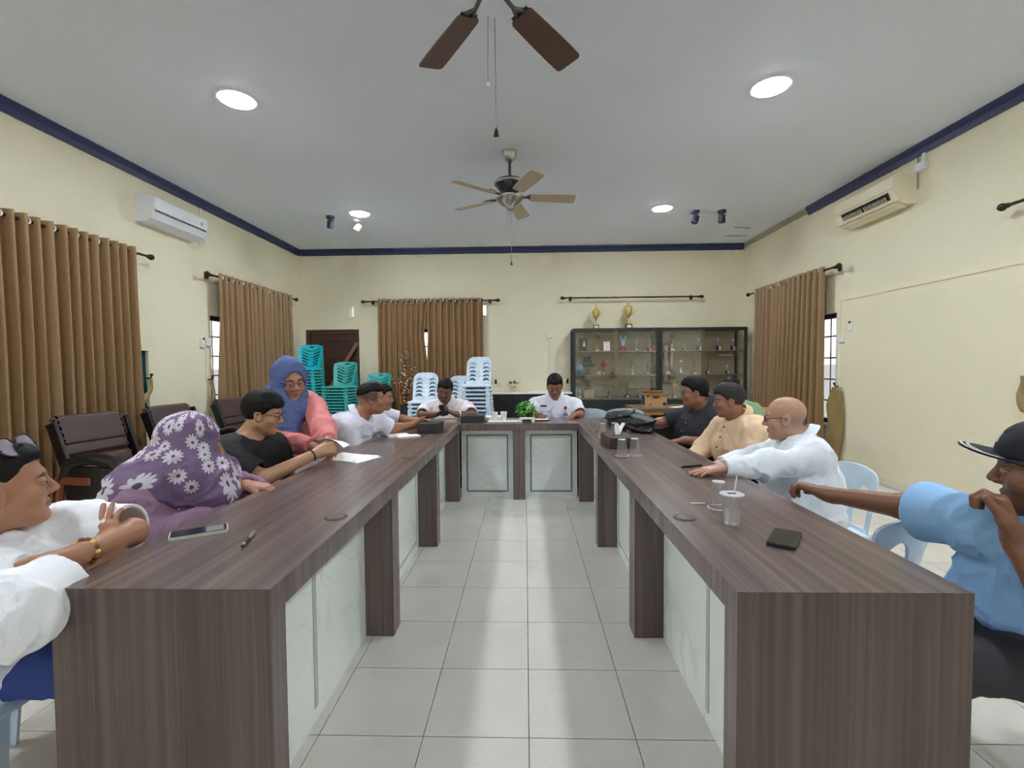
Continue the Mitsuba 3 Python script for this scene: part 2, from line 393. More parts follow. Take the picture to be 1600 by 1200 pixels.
# ---------------------------------------------------------------- curtains and rods
def curtain_panel(o, U, N, w, zt, zb, folds, amp, seed, flare=0.0, lean=0.0, close=None):
    """Pleated sheet hanging from o along the unit direction U, pleats along N. close(t, s): a sideways shift."""
    rng = np.random.default_rng(seed); jit = rng.normal(0, .10, folds+3); am = 1+rng.normal(0, .18, folds+3)
    nu, nv = folds*12, 22
    def fn(u, v):
        z = zt+(zb-zt)*v
        ph = u*folds
        k = np.clip(ph.astype(int), 0, folds); fr = ph-k
        j0, j1 = jit[k], jit[k+1]; jj = j0+(j1-j0)*fr; a = am[k]+(am[k+1]-am[k])*fr
        drift = v*(meshkit.noise(np.stack([u*3, v*1.2, 0*u], -1), seed)-.5)*1.1
        s = np.sin(2*PI*(ph+jj*(.4+v)+drift*.6))
        s = np.sign(s)*np.abs(s)**.75
        d = amp*(a*(.85+.25*v))*s + .02*(meshkit.noise(np.stack([u*9, v*3, 0*u], -1), seed+5)-.5)*v
        side = (u-.5)*w*flare*v + lean*v + .008*np.cos(4*PI*(ph+drift))*v
        if close is not None: side = side+close(u, v)
        P = np.array(o)[None, None]+U*((u*w+side)[..., None])+N*(d[..., None])
        return P[..., 0], P[..., 1], z+.004*np.sin(2*PI*ph)*0
    return grid(fn, nu, nv)

def eyelet(c, axis, r=.028):
    a, b, t = frame(axis); ang = np.arange(12)*2*PI/12
    ring = tube([np.array(c)+r*(math.cos(x)*a+math.sin(x)*b) for x in np.append(ang, 0)], .008, 6, cap=False)
    return ring

def curtain(label, rod_label, o, U, N, w, zt, zb, folds, amp, seed, rod, panels=None, group='pleated brown curtains', **kw):
    """rod: (start, end) along U from o. N points into the room."""
    U, N, o = np.array(U, float), np.array(N, float), np.array(o, float)
    if w > 0:
        k = thing('curtain', label, 'curtain')
        for (s, ww, f, kk) in (panels or [(0, w, folds, {})]):
            part(k, 'drape', curtain_panel(o+U*s, U, N, ww, zt, zb, f, amp, seed, **{**kw, **kk}), 'curtain_satin', smooth=True)
            seed += 1
            for i in range(f):
                c = o+U*(s+ww*(i+.5)/f)+N*0; c[2] = zt-.045
                part(k, 'eyelet', eyelet(c, U*.75+N*(.66 if i % 2 else -.66)), 'eyelet_silver', smooth=True)
    r = thing('curtain_rod', rod_label, 'curtain rod')
    z = zt-.045
    a, b = o+U*rod[0], o+U*rod[1]; a[2] = b[2] = z
    part(r, 'pole', tube([a, b], .0125, 12), 'bronze', smooth=40)
    for e, sgn in ((a, -1), (b, 1)):
        X, Y, Zt = frame(U*sgn)
        fin = lathe([(.0125, -.01), (.02, 0), (.012, .012), (.022, .024), (.031, .04), (.03, .055), (.018, .072), (.006, .085), (0, .092)], 14)
        part(r, 'finial', basis(fin, e, X, Y, Zt), 'bronze', smooth=50)
    for e in (a+U*.10, b-U*.10):
        part(r, 'bracket', cat(rod_(e, e-N*.115), bx(e-N*.115-np.array([.02, .02, .035]), e-N*.112+np.array([.02, .02, .035]))), 'bronze')
def rod_(a, b): return tube([a, b], .008, 8)

curtain('tall brown satin curtain nearest on the left wall', 'dark bronze curtain rod on the left wall nearest the viewpoint', [XL+.12, 2.95, 0], [0, 1, 0], [1, 0, 0], 1.70, 2.515, .16, 17, .066, 11, (-.15, 1.84))
curtain('gold brown curtain at the far end of the left wall', 'dark bronze curtain rod at the far end of the left wall', [XL+.12, 5.90, 0], [0, 1, 0], [1, 0, 0], 1.88, 2.515, .16, 17, .05, 23, (-.16, 2.0))
curtain('brown curtain with a slit of daylight on the back wall', 'bronze curtain rod above the back wall curtain', [-2.57, YB-.12, 0], [1, 0, 0], [0, -1, 0], 1.84, 2.50, .12, 18, .042, 31, (-.21, 2.06),
        panels=[(0, .86, 9, dict(close=lambda u, v: -.05*np.exp(-((v-.27)/.12)**2)*u**6)), (.865, .975, 9, dict(close=lambda u, v: .012*np.exp(-((v-.27)/.12)**2)*(1-u)**6))])
curtain('gold brown curtain on the right wall', 'bronze curtain rod on the right wall', [XR-.12, 5.93, 0], [0, 1, 0], [-1, 0, 0], 1.76, 2.50, .22, 15, .05, 47, (-.22, 1.93), lean=.03)
curtain('', 'bare bronze curtain rod above the glass trophy cabinet', [.70, YB-.12, 0], [1, 0, 0], [0, -1, 0], 0, 2.525, 0, 0, 0, 3, (0, 2.29))
curtain('', 'curtain rod whose ball finial shows at the right edge', [XR-.12, 1.9, 0], [0, 1, 0], [-1, 0, 0], 0, 2.545, 0, 0, 0, 3, (-.2, 1.83))

# tie-backs and wall hooks
def strap(pts, w, N, mat_, t=.012):
    p = np.array(pts, float); N = np.array(N, float)
    def fn(u, v):
        x = np.stack([np.interp(u, np.linspace(0, 1, len(p)), p[:, k]) for k in range(3)], -1)
        W = np.array(w); ww = np.interp(u, np.linspace(0, 1, len(W)), W)
        tan = np.array([N[1], -N[0], 0])
        x = x + tan*((v-.5)*ww)[..., None] + N*(.012*np.sin(u*9+v*5)+.02*np.sin(v*PI))[..., None]
        return x[..., 0], x[..., 1], x[..., 2]
    return solidify(grid(fn, 18, 6), t)
mat('tieback_cloth', rgb(142, 122, 78), rough=0.5, sheen=0.4)
def tieback(label, pts, w, N, hook):
    k = thing('curtain_tieback', label, 'tieback')
    part(k, 'strap', strap(pts, w, N, None), 'tieback_cloth', smooth=50)
    N = np.array(N, float); h = np.array(hook, float)
    part(k, 'hook', cat(tube([h-N*.005, h+N*.05, h+N*.06+[0, 0, .03]], .008, 8), ball(h+N*.06+[0, 0, .035], .016)), 'bronze', smooth=50)
tieback('crumpled olive gold tieback hanging right of the right window', [[XR-.035, 5.80, 1.02], [XR-.05, 5.80, .80], [XR-.05, 5.79, .45], [XR-.04, 5.83, .12]], [.18, .27, .26, .22], [-1, 0, 0], [XR, 5.80, 1.03])
tieback('beige tieback beside the near left curtain', [[XL+.03, 4.86, 1.20], [XL+.05, 4.84, 1.08], [XL+.06, 4.74, .97], [XL+.06, 4.66, .93]], [.03, .07, .13, .1], [1, 0, 0], [XL, 4.86, 1.21])
tieback('beige tieback left of the barred left window', [[XL+.03, 5.83, 1.16], [XL+.05, 5.85, 1.0], [XL+.05, 5.86, .8], [XL+.05, 5.88, .6]], [.02, .06, .14, .16], [1, 0, 0], [XL, 5.83, 1.17])
tieback('olive tieback at the right edge of the view', [[XR-.03, 3.66, 1.2], [XR-.05, 3.65, 1.05], [XR-.05, 3.64, .95], [XR-.05, 3.62, .93]], [.03, .06, .07, .06], [-1, 0, 0], [XR, 3.66, .95])
def hook(x, label):
    c = np.array([x, YB, 1.03]); k = thing('wall_hook', label, 'hook')
    part(k, 'plate', bx(c+[-.018, -.006, -.03], c+[.018, 0, .03], .003), 'bronze')
    part(k, 'prong', cat(tube([c+[0, -.005, 0], c+[0, -.05, -.01], c+[0, -.06, .03]], .008, 8), ball(c+[0, -.06, .035], .018)), 'bronze', smooth=50)
hook(-.52, 'small dark wall hook right of the tall white chair stack')
hook(.745, 'small dark wall hook left of the trophy cabinet')

# ---------------------------------------------------------------- air conditioners
def aircon(label, at, y0, y1, z0, z1, N, body_mat, open_vent):
    k = thing('air_conditioner', label, 'air conditioner')
    s = N; dpt = .20; L = y1-y0
    prof = Polygon([(0, 0), (.10, 0), (.165, .035), (dpt, .12), (dpt, z1-z0-.02), (dpt-.02, z1-z0), (0, z1-z0)])
    m = basis(extr(prof, L), [at, y0, z0], [s, 0, 0], [0, 0, 1], [0, 1, 0])
    if s > 0: m.invert()
    m.fix_normals()
    part(k, 'body', m, body_mat)
    X = lambda d: at+s*d
    if not open_vent:
        part(k, 'front_panel', bx([X(dpt), y0+.01, z0+.125], [X(dpt+.012), y1-.01, z1-.02], .004), body_mat)
        part(k, 'louvre', rot(bx([X(.105), y0+.06, z0+.004], [X(.112), y1-.10, z0+.09], .002), -s*40, (0, 1, 0), (X(.105), 0, z0+.004)), 'grey_plastic')
        part(k, 'vent_gap', bx([X(dpt-.004), y0+.02, z0+.108], [X(dpt+.002), y1-.02, z0+.122]), 'black_plastic')
    else:
        part(k, 'front_panel', bx([X(dpt), y0+.015, z0+.155], [X(dpt+.010), y1-.015, z1-.025], .004), body_mat)
        slot = bx([X(dpt-.03), y0+.08, z0+.055], [X(dpt+.004), y1-.12, z0+.130], .002)
        part(k, 'outlet', rot(slot, s*28, (0, 1, 0), (X(dpt), 0, z0+.1)), 'black_plastic')
        n = 26
        for i in range(n):
            y = y0+.11+(y1-y0-.24)*(i+.5)/n
            if i == n//2: continue
            part(k, 'vane', rot(bx([X(dpt-.008), y-.003, z0+.056], [X(dpt+.009), y+.003, z0+.10]), s*28, (0, 1, 0), (X(dpt), 0, z0+.1)), body_mat)
        part(k, 'lower_flap', rot(bx([X(.06), y0+.03, z0-.03], [X(.16), y1-.05, z0-.02], .002), -s*20, (0, 1, 0), (X(.06), 0, z0)), 'ac_cream')
    return k
ac1 = aircon('white air conditioner high on the left wall', XL, 4.79, 5.61, 2.83, 3.10, 1, 'ac_white', False)
part(ac1, 'indicator', bx([XL+.212, 5.48, 2.99], [XL+.2135, 5.51, 3.02]), 'grey_plastic')
ac2 = aircon('yellowed cream air conditioner high on the right wall', XR, 4.74, 5.62, 2.86, 3.15, -1, 'ac_cream', True)
def cable(label, pts, r, m, cat_='cable'):
    single('cable', tube(pts, r, 8), m, label, cat_, smooth=40)
cable('white drain hose and pipe above the left air conditioner', [[XL+.02, 5.76, HC-.11], [XL+.02, 5.76, 3.02], [XL+.05, 5.77, 2.86], [XL+.1, 5.72, 2.80], [XL+.1, 5.6, 2.80]], .009, 'ac_white')
cable('thin grey cable beside the cream air conditioner', [[XR-.015, 4.70, 3.28], [XR-.015, 4.70, 2.98]], .006, 'grey_plastic')
jb = thing('junction_box', 'white junction box above the cream air conditioner', 'junction box')
part(jb, 'box', bx([XR-.05, 4.60, 3.135], [XR, 4.71, 3.215], .008), 'ac_white')
part(jb, 'conduit', bx([XR-.03, 4.62, 3.215], [XR, 4.645, HC-.10], .004), 'ac_white')

# remote holders, sockets, trunking
def wallbox(name, label, cat_, lo, hi, mk='white_paint', hole=None):
    k = thing(name, label, cat_); part(k, 'case', bx(lo, hi, .004), mk)
    if hole: part(k, 'dark_top', bx(*hole), 'black_plastic')
    return k
wallbox('remote_control', 'white remote control in a holder left of the barred left window', 'remote', [XL, 5.70, 1.57], [XL+.03, 5.76, 1.70], hole=([XL+.03, 5.715, 1.665], [XL+.034, 5.745, 1.69]))
wallbox('wall_socket', 'white socket between the remote control and the barred left window', 'socket', [XL, 5.79, 1.59], [XL+.03, 5.885, 1.68])
wallbox('remote_control', 'white remote control on the right wall beside the board panel', 'remote', [XR-.03, 5.57, 1.69], [XR, 5.62, 1.81], hole=([XR-.034, 5.58, 1.775], [XR-.03, 5.61, 1.80]))
wallbox('wall_socket', 'white socket right of the right window', 'socket', [XR-.035, 5.70, 1.56], [XR-.012, 5.80, 1.66])
wallbox('wall_socket', 'small white socket left of the trophy cabinet top', 'socket', [.385, YB-.03, 1.80], [.475, YB, 1.885])
cable('white cable trunking running down from the socket left of the trophy cabinet', [[.43, YB-.008, 1.80], [.435, YB-.008, .88]], .010, 'white_paint')
cable('white cable trunking down from the left wall socket', [[XL+.01, 5.80, 1.59], [XL+.01, 5.80, 1.18]], .008, 'white_paint')
cable('white cable trunking down from the right wall socket', [[XR-.02, 5.79, 1.56], [XR-.02, 5.79, 1.05]], .007, 'white_paint')

# ---------------------------------------------------------------- ceiling fans
def blade_mesh(L, w0, w1, th=.008):
    xs = np.linspace(0, 1, 9); up = [(x*L, (w0+(w1-w0)*x)/2*(1+.05*math.sin(PI*x))) for x in xs]
    poly = Polygon(up+[(x, -y) for x, y in up[::-1]]).buffer(-.02).buffer(.02, quad_segs=4)
    return mv(extr(poly, th), 0, 0, -th/2)
def fan(label, x, y, angles, blade_mat, chain_drop, drop=.435, bowl=True):
    k = thing('ceiling_fan', label, 'ceiling fan', 'five blade ceiling fans'); t = T().translate([x, y, 0])
    zb = HC-drop
    part(k, 'canopy', lathe([(0, HC-.105), (.025, HC-.10), (.05, HC-.075), (.072, HC-.04), (.075, HC)], 24), 'steel', smooth=40, tw=t)
    part(k, 'downrod', lathe([(.013, HC-drop+.16), (.013, HC-.09)], 12), 'dark_steel', smooth=40, tw=t)
    part(k, 'motor_housing', lathe([(.05, zb+.03), (.10, zb+.06), (.145, zb+.11), (.15, zb+.135), (.13, zb+.155), (.06, zb+.185), (.018, zb+.20)], 32), 'dark_steel', smooth=30, tw=t)
    part(k, 'housing_band', lathe([(.146, zb+.115), (.153, zb+.118), (.153, zb+.134), (.146, zb+.138)], 32), 'steel', smooth=30, tw=t)
    if not bowl:
        part(k, 'hub', lathe([(.02, zb+.035), (.055, zb+.037), (.065, zb+.05), (.06, zb+.06)], 32), 'steel', smooth=40, tw=t)
    else: part(k, 'hub', lathe([(.035, zb-.10), (.09, zb-.07), (.135, zb-.03), (.14, zb-.005), (.10, zb+.012), (.05, zb+.03), (.05, zb+.04)], 32), 'steel', smooth=40, tw=t)
    if bowl: part(k, 'bottom_cap', lathe([(0, zb-.135), (.02, zb-.132), (.036, zb-.115), (.042, zb-.095)], 20), 'steel', smooth=40, tw=t)
    for a in angles:
        R = T().translate([x, y, zb]).rotate([0, 0, 1], a).rotate([1, 0, 0], -13)
        b = part(k, 'blade', mv(blade_mesh(.445, .115, .142), .20, 0, -.006), blade_mat, tw=R)
        arm = cat(tube([[.09, 0, .012], [.15, 0, -.004], [.20, .02, .004], [.27, .03, .004]], .010, 8), tube([[.15, 0, -.004], [.20, -.02, .004], [.27, -.03, .004]], .010, 8), bx([.19, -.045, .000], [.28, .045, .008], .003))
        part(k, 'blade_arm', arm, 'dark_steel', smooth=30, tw=R)
    part(k, 'pull_chain', tube([[.01, 0, zb-.13], [.012, 0, zb-.13-chain_drop]], .0028, 6), 'grey_plastic', tw=t)
    part(k, 'chain_knob', lathe([(0, -.03), (.012, -.03), (.011, -.022), (.006, -.004), (.003, .004)], 12, (.012, 0, zb-.13-chain_drop)), 'black_plastic', smooth=40, tw=t)
    part(k, 'pull_chain', tube([[-.02, 0, zb-.12], [-.022, 0, zb-.12-chain_drop*.62]], .002, 6), 'grey_plastic', tw=t)
    part(k, 'chain_knob', ball([-.022, 0, zb-.12-chain_drop*.62], .009), 'white_paint', smooth=True, tw=t)
fan('brown bladed ceiling fan at the top edge of the view', -.130, 2.08, [54+72*i for i in range(5)], 'walnut_blade', .47, .46, False)
fan('tan bladed ceiling fan in the middle of the ceiling', -.137, 4.655, [6+72*i for i in range(5)], 'tan_blade', .50)

# ---------------------------------------------------------------- ceiling spotlights
mat('spot_dark', rgb(34, 38, 58), rough=0.4)
def spot(label, x, y, m, tilt, turn):
    k = thing('spotlight', label, 'spotlight'); t = T().translate([x, y, HC])
    part(k, 'base', lathe([(.05, -.035), (.055, -.03), (.055, 0)], 20), m, smooth=30, tw=t)
    part(k, 'bracket', cat(bx([-.028, -.004, -.085], [-.022, .004, -.03]), bx([.022, -.004, -.085], [.028, .004, -.03])), 'steel', tw=t)
    part(k, 'head', mv(rot(lathe([(.028, -.05), (.04, -.05), (.046, -.04), (.043, .05), (.03, .06), (0, .062)], 20), tilt, (1, 0, 0)), 0, 0, -.115), m, smooth=30, tw=t.rotate([0, 0, 1], turn))
spot('dark navy spotlight left of the far left ceiling lamp', -2.672, 6.49, 'spot_dark', 20, 30)
spot('white spotlight beside the far left ceiling lamp', -2.357, 6.66, 'white_paint', 30, 120)
spot('dark spotlight nearer to the far right ceiling lamp', 2.325, 6.53, 'spot_dark', -25, -70)
spot('dark spotlight farther right, by the ceiling corner', 2.683, 6.53, 'spot_dark', 5, 0)

# ---------------------------------------------------------------- conference tables
def panel_side(x, sgn, y0, y1, k, n):
    """Marble panel with a raised moulding, set back from the inner edge x (sgn: direction of the gangway)."""
    xp = x-sgn*.138
    part(k, 'front_panel', bx([xp-sgn*.018, y0, .0], [xp, y1, ZT-.072]), 'marble')
    if n == 0: return
    i0, i1, j0, j1, w = y0+.06, y1-.06, .06, ZT-.13, .014
    part(k, 'moulding', cat(*[bx([xp, a, c], [xp+sgn*.004, b, d]) for a, b, c, d in ((i0, i0+w, j0, j1), (i1-w, i1, j0, j1), (i0+w, i1-w, j0, j0+w), (i0+w, i1-w, j1-w, j1))]), 'moulding_grey')
mat('moulding_grey', rgb(168, 174, 170), rough=0.25)
mat('moulding_dark', rgb(112, 118, 113), rough=0.3)
SEAMS = [1.1375, 2.2685, 3.3995, 4.536]
def side_table(xo, xi, n, label):
    """xo outer edge, xi gangway edge."""
    y0, y1 = SEAMS[n]+.0008, SEAMS[n+1]-.0008; s = 1 if xi > xo else -1
    k = thing('conference_table', label, 'table', 'brown side tables of the U')
    la = .055
    near = .072 if n == 0 else la
    if n == 0:   # mitred waterfall end
        side = lambda pts: basis(extr(Polygon(pts), abs(xi-xo)), [min(xo, xi), 0, 0], [0, 1, 0], [0, 0, 1], [1, 0, 0])
        part(k, 'tabletop', side([(y0, ZT), (y0+.0715, ZT-.0715), (y1, ZT-.0715), (y1, ZT)]), 'laminate')
        part(k, 'leg', side([(y0, 0), (y0, ZT-.0006), (y0+.072, ZT-.0726), (y0+.072, 0)]), 'laminate')
    else:
        part(k, 'tabletop', bx([xo, y0, ZT-.072], [xi, y1, ZT], .0015), 'laminate')
        part(k, 'leg', bx([xo, y0, 0], [xi, y0+near, ZT-.0725], .0015), 'laminate')
    part(k, 'leg', bx([xo, y1-la, 0], [xi, y1, ZT-.0725], .0015), 'laminate')
    panel_side(xi, s, y0+near+.0005, y1-la-.0005, k, n)
    if n == 0:
        xp = xi-s*.138; ym = (y0+y1)/2-.03
        part(k, 'joint_strip', bx([xp, ym-.013, .05], [xp+s*.003, ym+.013, ZT-.12]), 'moulding_grey')
    yc = (y0+y1)/2; xg = xi-s*.062
    g = part(k, 'cable_grommet', lathe([(0, .0015), (.03, .0015), (.032, .004), (.038, .004), (.041, 0)], 28, (xg, yc, ZT)), 'bronze_grommet', smooth=30)
    part(g, 'cover', lathe([(0, .0045), (.028, .0045), (.0295, .003), (.0295, .0)], 24, (xg, yc, ZT)), 'laminate', smooth=30)
    return k
mat('bronze_grommet', rgb(62, 50, 46), rough=0.4)
LO, LI, RI, RO = -1.209, -.642, .513, 1.075
for n, w in enumerate(('front', 'middle', 'rear')):
    side_table(LO, LI, n, f'brown wood laminate table, {w} one of the left row')
    side_table(RO, RI, n, f'brown wood laminate table, {w} one of the right row')
for s, xo, xi, w in ((1, LO, LI, 'left'), (-1, RO, RI, 'right')):
    k = thing('corner_table', f'brown corner table at the far {w} end of the U', 'table')
    part(k, 'tabletop', bx([xo, 4.537, ZT-.072], [xi, 5.06, ZT], .0015), 'laminate')
    part(k, 'leg', bx([xo, 5.0, 0], [xi, 5.06, ZT-.0725], .0015), 'laminate')
for q, (a, b) in enumerate(((LI+.001, -.0645), (-.0635, RI-.001))):
    k = thing('head_table', f'brown table with a framed marble front at the far end, {("left","right")[q]} half', 'table')
    part(k, 'tabletop', bx([a, 4.536, ZT-.068], [b, 5.06, ZT], .0015), 'laminate')
    l0, l1 = (b-.058, b) if q == 0 else (a, a+.058)
    part(k, 'leg', bx([l0, 4.548, 0], [l1, 5.04, ZT-.0685], .0015), 'laminate')
    p0, p1 = (a, l0) if q == 0 else (l1, b)
    part(k, 'front_panel', bx([p0, 4.66, 0], [p1, 4.68, ZT-.0685]), 'marble')
    def ring(i0, i1, j0, j1, w, y0, y1): return cat(*[bx([A, y0, C], [B_, y1, D]) for A, B_, C, D in ((i0, i0+w, j0, j1), (i1-w, i1, j0, j1), (i0+w, i1-w, j0, j0+w), (i0+w, i1-w, j1-w, j1))])
    part(k, 'panel_frame', ring(p0, p1, .0, ZT-.069, .05, 4.652, 4.66), 'marble')
    part(k, 'moulding', ring(p0+.052, p1-.052, .052, ZT-.121, .013, 4.648, 4.66), 'moulding_dark')
# ---------------------------------------------------------------- trophy cabinets
mat('cab_black', rgb(38, 40, 42), rough=0.4)
mat('cab_back', rgb(176, 168, 148), rough=0.6)
mat('shelf_grey', rgb(120, 114, 102), rough=0.4)
CY0, CY1 = 7.89, 8.285
SHZ = (.755, 1.155, 1.555)
def cabinet(label, x0, x1):
    k = thing('display_cabinet', label, 'cabinet', 'glass fronted trophy cabinets'); p = .045
    for (x, y) in ((x0, CY0), (x1-p, CY0), (x0, CY1-p), (x1-p, CY1-p)):
        part(k, 'post', bx([x, y, 0], [x+p, y+p, 1.93], .003), 'cab_black')
    part(k, 'top', bx([x0, CY0, 1.885], [x1, CY1, 1.93], .003), 'cab_black')
    part(k, 'lower_cupboard', bx([x0+p, CY0+.008, .02], [x1-p, CY1-.01, .735]), 'cab_black')
    xm = (x0+x1)/2
    for a, b in ((x0+p+.004, xm-.002), (xm+.002, x1-p-.004)):
        d = part(k, 'cupboard_door', bx([a, CY0-.004, .06], [b, CY0+.008, .72], .003), 'cab_black')
    for z in SHZ:
        part(k, 'shelf', bx([x0+p, CY0+.03, z-.022], [x1-p, CY1-.012, z], .002), 'shelf_grey')
    part(k, 'back_panel', bx([x0+p, CY1-.012, .735], [x1-p, CY1-.004, 1.885]), 'cab_back')
    for a, b, y in ((x0+p, xm+.03, CY0+.010), (xm-.03, x1-p, CY0+.020)):
        part(k, 'sliding_glass', bx([a, y, .756], [b, y+.003, 1.885]), 'cabinet_glass')
    if x1 > 3: part(k, 'side_glass', bx([x1-.02, CY0+p, .756], [x1-.017, CY1-p, 1.885]), 'cabinet_glass')
    else: part(k, 'side_glass', bx([x0+.017, CY0+p, .756], [x0+.02, CY1-p, 1.885]), 'cabinet_glass')
    return k
cabinet('black trophy cabinet with sliding glass, left one of the pair', .80, 2.238)
cabinet('black trophy cabinet with sliding glass, right one by the curtain', 2.242, 3.68)
single('folded_board', mv(rot(bx([-.32, -.08, 0], [.32, .08, .012], .003), 2), 2.02, 8.08, 1.9305), 'cab_black', 'thin dark board lying flat on top of the left trophy cabinet', 'board')

# ---------------------------------------------------------------- trophies
mat('gold', rgb(240, 216, 140), rough=0.3, metal=0.75)
mat('dull_gold', rgb(150, 112, 62), rough=0.35, metal=0.6)
mat('silver', rgb(205, 208, 214), rough=0.2, metal=1.0)
mat('trophy_black', rgb(24, 22, 24), rough=0.25)
mat('trophy_red', rgb(150, 24, 30), rough=0.3)
mat('trophy_white', rgb(236, 232, 220), rough=0.3)
mat('plate_yellow', rgb(230, 214, 140), rough=0.4)
mat('trophy_wood', rgb(62, 38, 34), rough=0.4)
mat('crystal_blue', rgb(140, 175, 196), rough=0.15)
mat('dusty_blue', rgb(120, 150, 175), rough=0.8)
mat('dusty_green', rgb(50, 60, 56), rough=0.9)
def trophy(style, label, x, z, h, y=8.06, m='gold', m2='trophy_black', turn=0):
    k = thing('trophy', label, 'trophy'); t = T().translate([x, y, z]).rotate([0, 0, 1], turn); s = h
    def L(prof, mk, name, n=14): part(k, name, lathe([(r*s, zz*s) for r, zz in prof], n), mk, smooth=35, tw=t)
    def B(lo, hi, mk, name, c=.002): part(k, name, bx(np.array(lo)*s, np.array(hi)*s, c), mk, tw=t)
    if style == 'cup':
        B([-.11, -.11, 0], [.11, .11, .16], m2, 'base'); B([-.08, -.115, .03], [.08, -.111, .13], 'plate_yellow', 'name_plate', 0)
        L([(.06, .16), (.035, .2), (.025, .3), (.045, .34), (.025, .37), (.05, .42), (.115, .5), (.15, .62), (.16, .72), (.155, .73), (.14, .64), (.02, .5)], m, 'bowl')
        for sg in (-1, 1): part(k, 'handle', tube(np.array([[sg*.14, 0, .68], [sg*.22, 0, .69], [sg*.23, 0, .60], [sg*.17, 0, .50], [sg*.10, 0, .47]])*s, .013*s, 6), m, smooth=50, tw=t)
        L([(.16, .73), (.12, .78), (.05, .82), (.025, .84), (.04, .88), (.045, .92), (.02, .97), (0, 1)], m, 'lid')
    elif style == 'column':
        B([-.17, -.12, 0], [.17, .12, .10], m2, 'base'); B([-.13, -.126, .01], [.13, -.121, .09], 'plate_yellow', 'name_plate', 0)
        L([(.07, .10), (.05, .13), (.042, .2), (.042, .7), (.05, .74), (.075, .77)], m, 'column')
        L([(.075, .77), (.11, .80), (.14, .88), (.15, .97), (.13, 1), (.11, .9), (0, .82)], m, 'top_bowl')
    elif style == 'figure':
        B([-.12, -.10, 0], [.12, .10, .16], m2, 'base'); B([-.08, -.105, .03], [.08, -.101, .13], 'trophy_white', 'name_plate', 0)
        L([(.05, .16), (.03, .22), (.035, .42), (.06, .46), (.06, .48)], m, 'stem')
        fig = [tube(np.array(p)*s, np.array(r)*s, 7) for p, r in (([[.03, 0, .48], [.025, 0, .58], [.01, 0, .66]], [.018, .022, .03]), ([[-.03, 0, .48], [-.03, 0, .58], [-.01, 0, .66]], [.018, .022, .03]),
               ([[0, 0, .64], [0, 0, .74], [0, 0, .82], [0, 0, .85]], [.035, .03, .045, .02]), ([[.035, 0, .81], [.09, 0, .88], [.07, 0, .97]], [.017, .014, .012]), ([[-.035, 0, .81], [-.08, 0, .75], [-.05, .02, .69]], [.017, .014, .012]))]
        part(k, 'figurine', cat(fig, ball(np.array([0, 0, .89])*s, .032*s)), m, smooth=50, tw=t)
    elif style == 'ball':
        B([-.12, -.10, 0], [.12, .10, .06], m2, 'base')
        part(k, 'pedestal', extr(Polygon([(-.11*s, 0), (.11*s, 0), (.03*s, .32*s), (-.05*s, .32*s)]), .1*s).apply_transform(np.array([[1, 0, 0, 0], [0, 0, -1, .05*s], [0, 1, 0, .06*s], [0, 0, 0, 1.]])), 'trophy_white', tw=t)
        L([(.03, .38), (.022, .5), (.03, .66), (.05, .7)], m, 'stem')
        part(k, 'ball', ball(np.array([0, 0, .84])*s, np.array([.15, .13, .13])*s, 2), m, smooth=True, tw=t)
    elif style == 'plaque':
        B([-.36, -.10, 0], [.36, .10, .07], m2, 'base'); B([-.30, -.03, .07], [.30, .05, 1.0], m2, 'board')
        part(k, 'emblem', cat(lathe([(0, 0), (.12*s, 0), (.13*s, .02*s), (.05*s, .2*s), (.02*s, .45*s), (0, .5*s)], 12, (.08*s, -.05*s, .35*s))), 'trophy_white', smooth=40, tw=t)
    elif style == 'card':
        c = bx(np.array([-.33, -.02, 0])*s, np.array([.33, .02, 1])*s, .002); part(k, 'certificate', rot(c, -8, (1, 0, 0)), m, tw=t)
        part(k, 'prop', rot(bx(np.array([-.05, .02, 0])*s, np.array([.05, .05, .7])*s), 14, (1, 0, 0)), m2, tw=t)
    elif style == 'crystal':
        L([(.20, 0), (.22, .02), (.20, .14), (.15, .22), (.10, .28)], m2, 'base')
        pts = [(-.08, .26), (.08, .26), (.10, .5), (.24, .78), (.17, 1), (.07, .8), (0, .72), (-.07, .8), (-.17, 1), (-.24, .78), (-.10, .5)]
        part(k, 'crystal', extr(Polygon(np.array(pts)*s), .10*s).apply_transform(np.array([[1, 0, 0, 0], [0, 0, -1, .05*s], [0, 1, 0, 0], [0, 0, 0, 1.]])), m, tw=t)
    elif style == 'slab':
        B([-.15, -.12, 0], [.15, .12, .34], m2, 'base'); B([.0, -.125, .03], [.14, -.121, .31], 'trophy_white', 'name_plate', 0)
        L([(.05, .34), (.02, .45), (.03, .6), (.09, .72), (.10, .85), (.04, 1), (0, .9)], m, 'ornament', 8)
    elif style == 'frame':
        part(k, 'frame', rot(cat(*[bx(np.array(a)*s, np.array(b)*s) for a, b in (([-.6, 0, 0], [.6, .05, .1]), ([-.6, 0, .9], [.6, .05, 1]), ([-.6, 0, .1], [-.5, .05, .9]), ([.5, 0, .1], [.6, .05, .9]))]), -14, (1, 0, 0)), m2, tw=t)
        part(k, 'sheet', rot(bx(np.array([-.5, .02, .1])*s, np.array([.5, .045, .9])*s, 0), -14, (1, 0, 0)), m, tw=t)
    return k
A, Bz, Cz = SHZ[2], SHZ[1], SHZ[0]
W = 'in the left trophy cabinet'; W2 = 'in the right trophy cabinet'
trophy('cup', 'tall gold cup trophy on top of the cabinet, left one', 1.21, 1.9305, .42, m='gold')
trophy('cup', 'tall slim gold cup trophy on top of the cabinet, right one near the middle', 1.76, 1.9305, .48, m='gold')
trophy('plaque', f'dark wooden plaque with a white emblem, top shelf {W}', .99, A, .22, m2='trophy_wood')
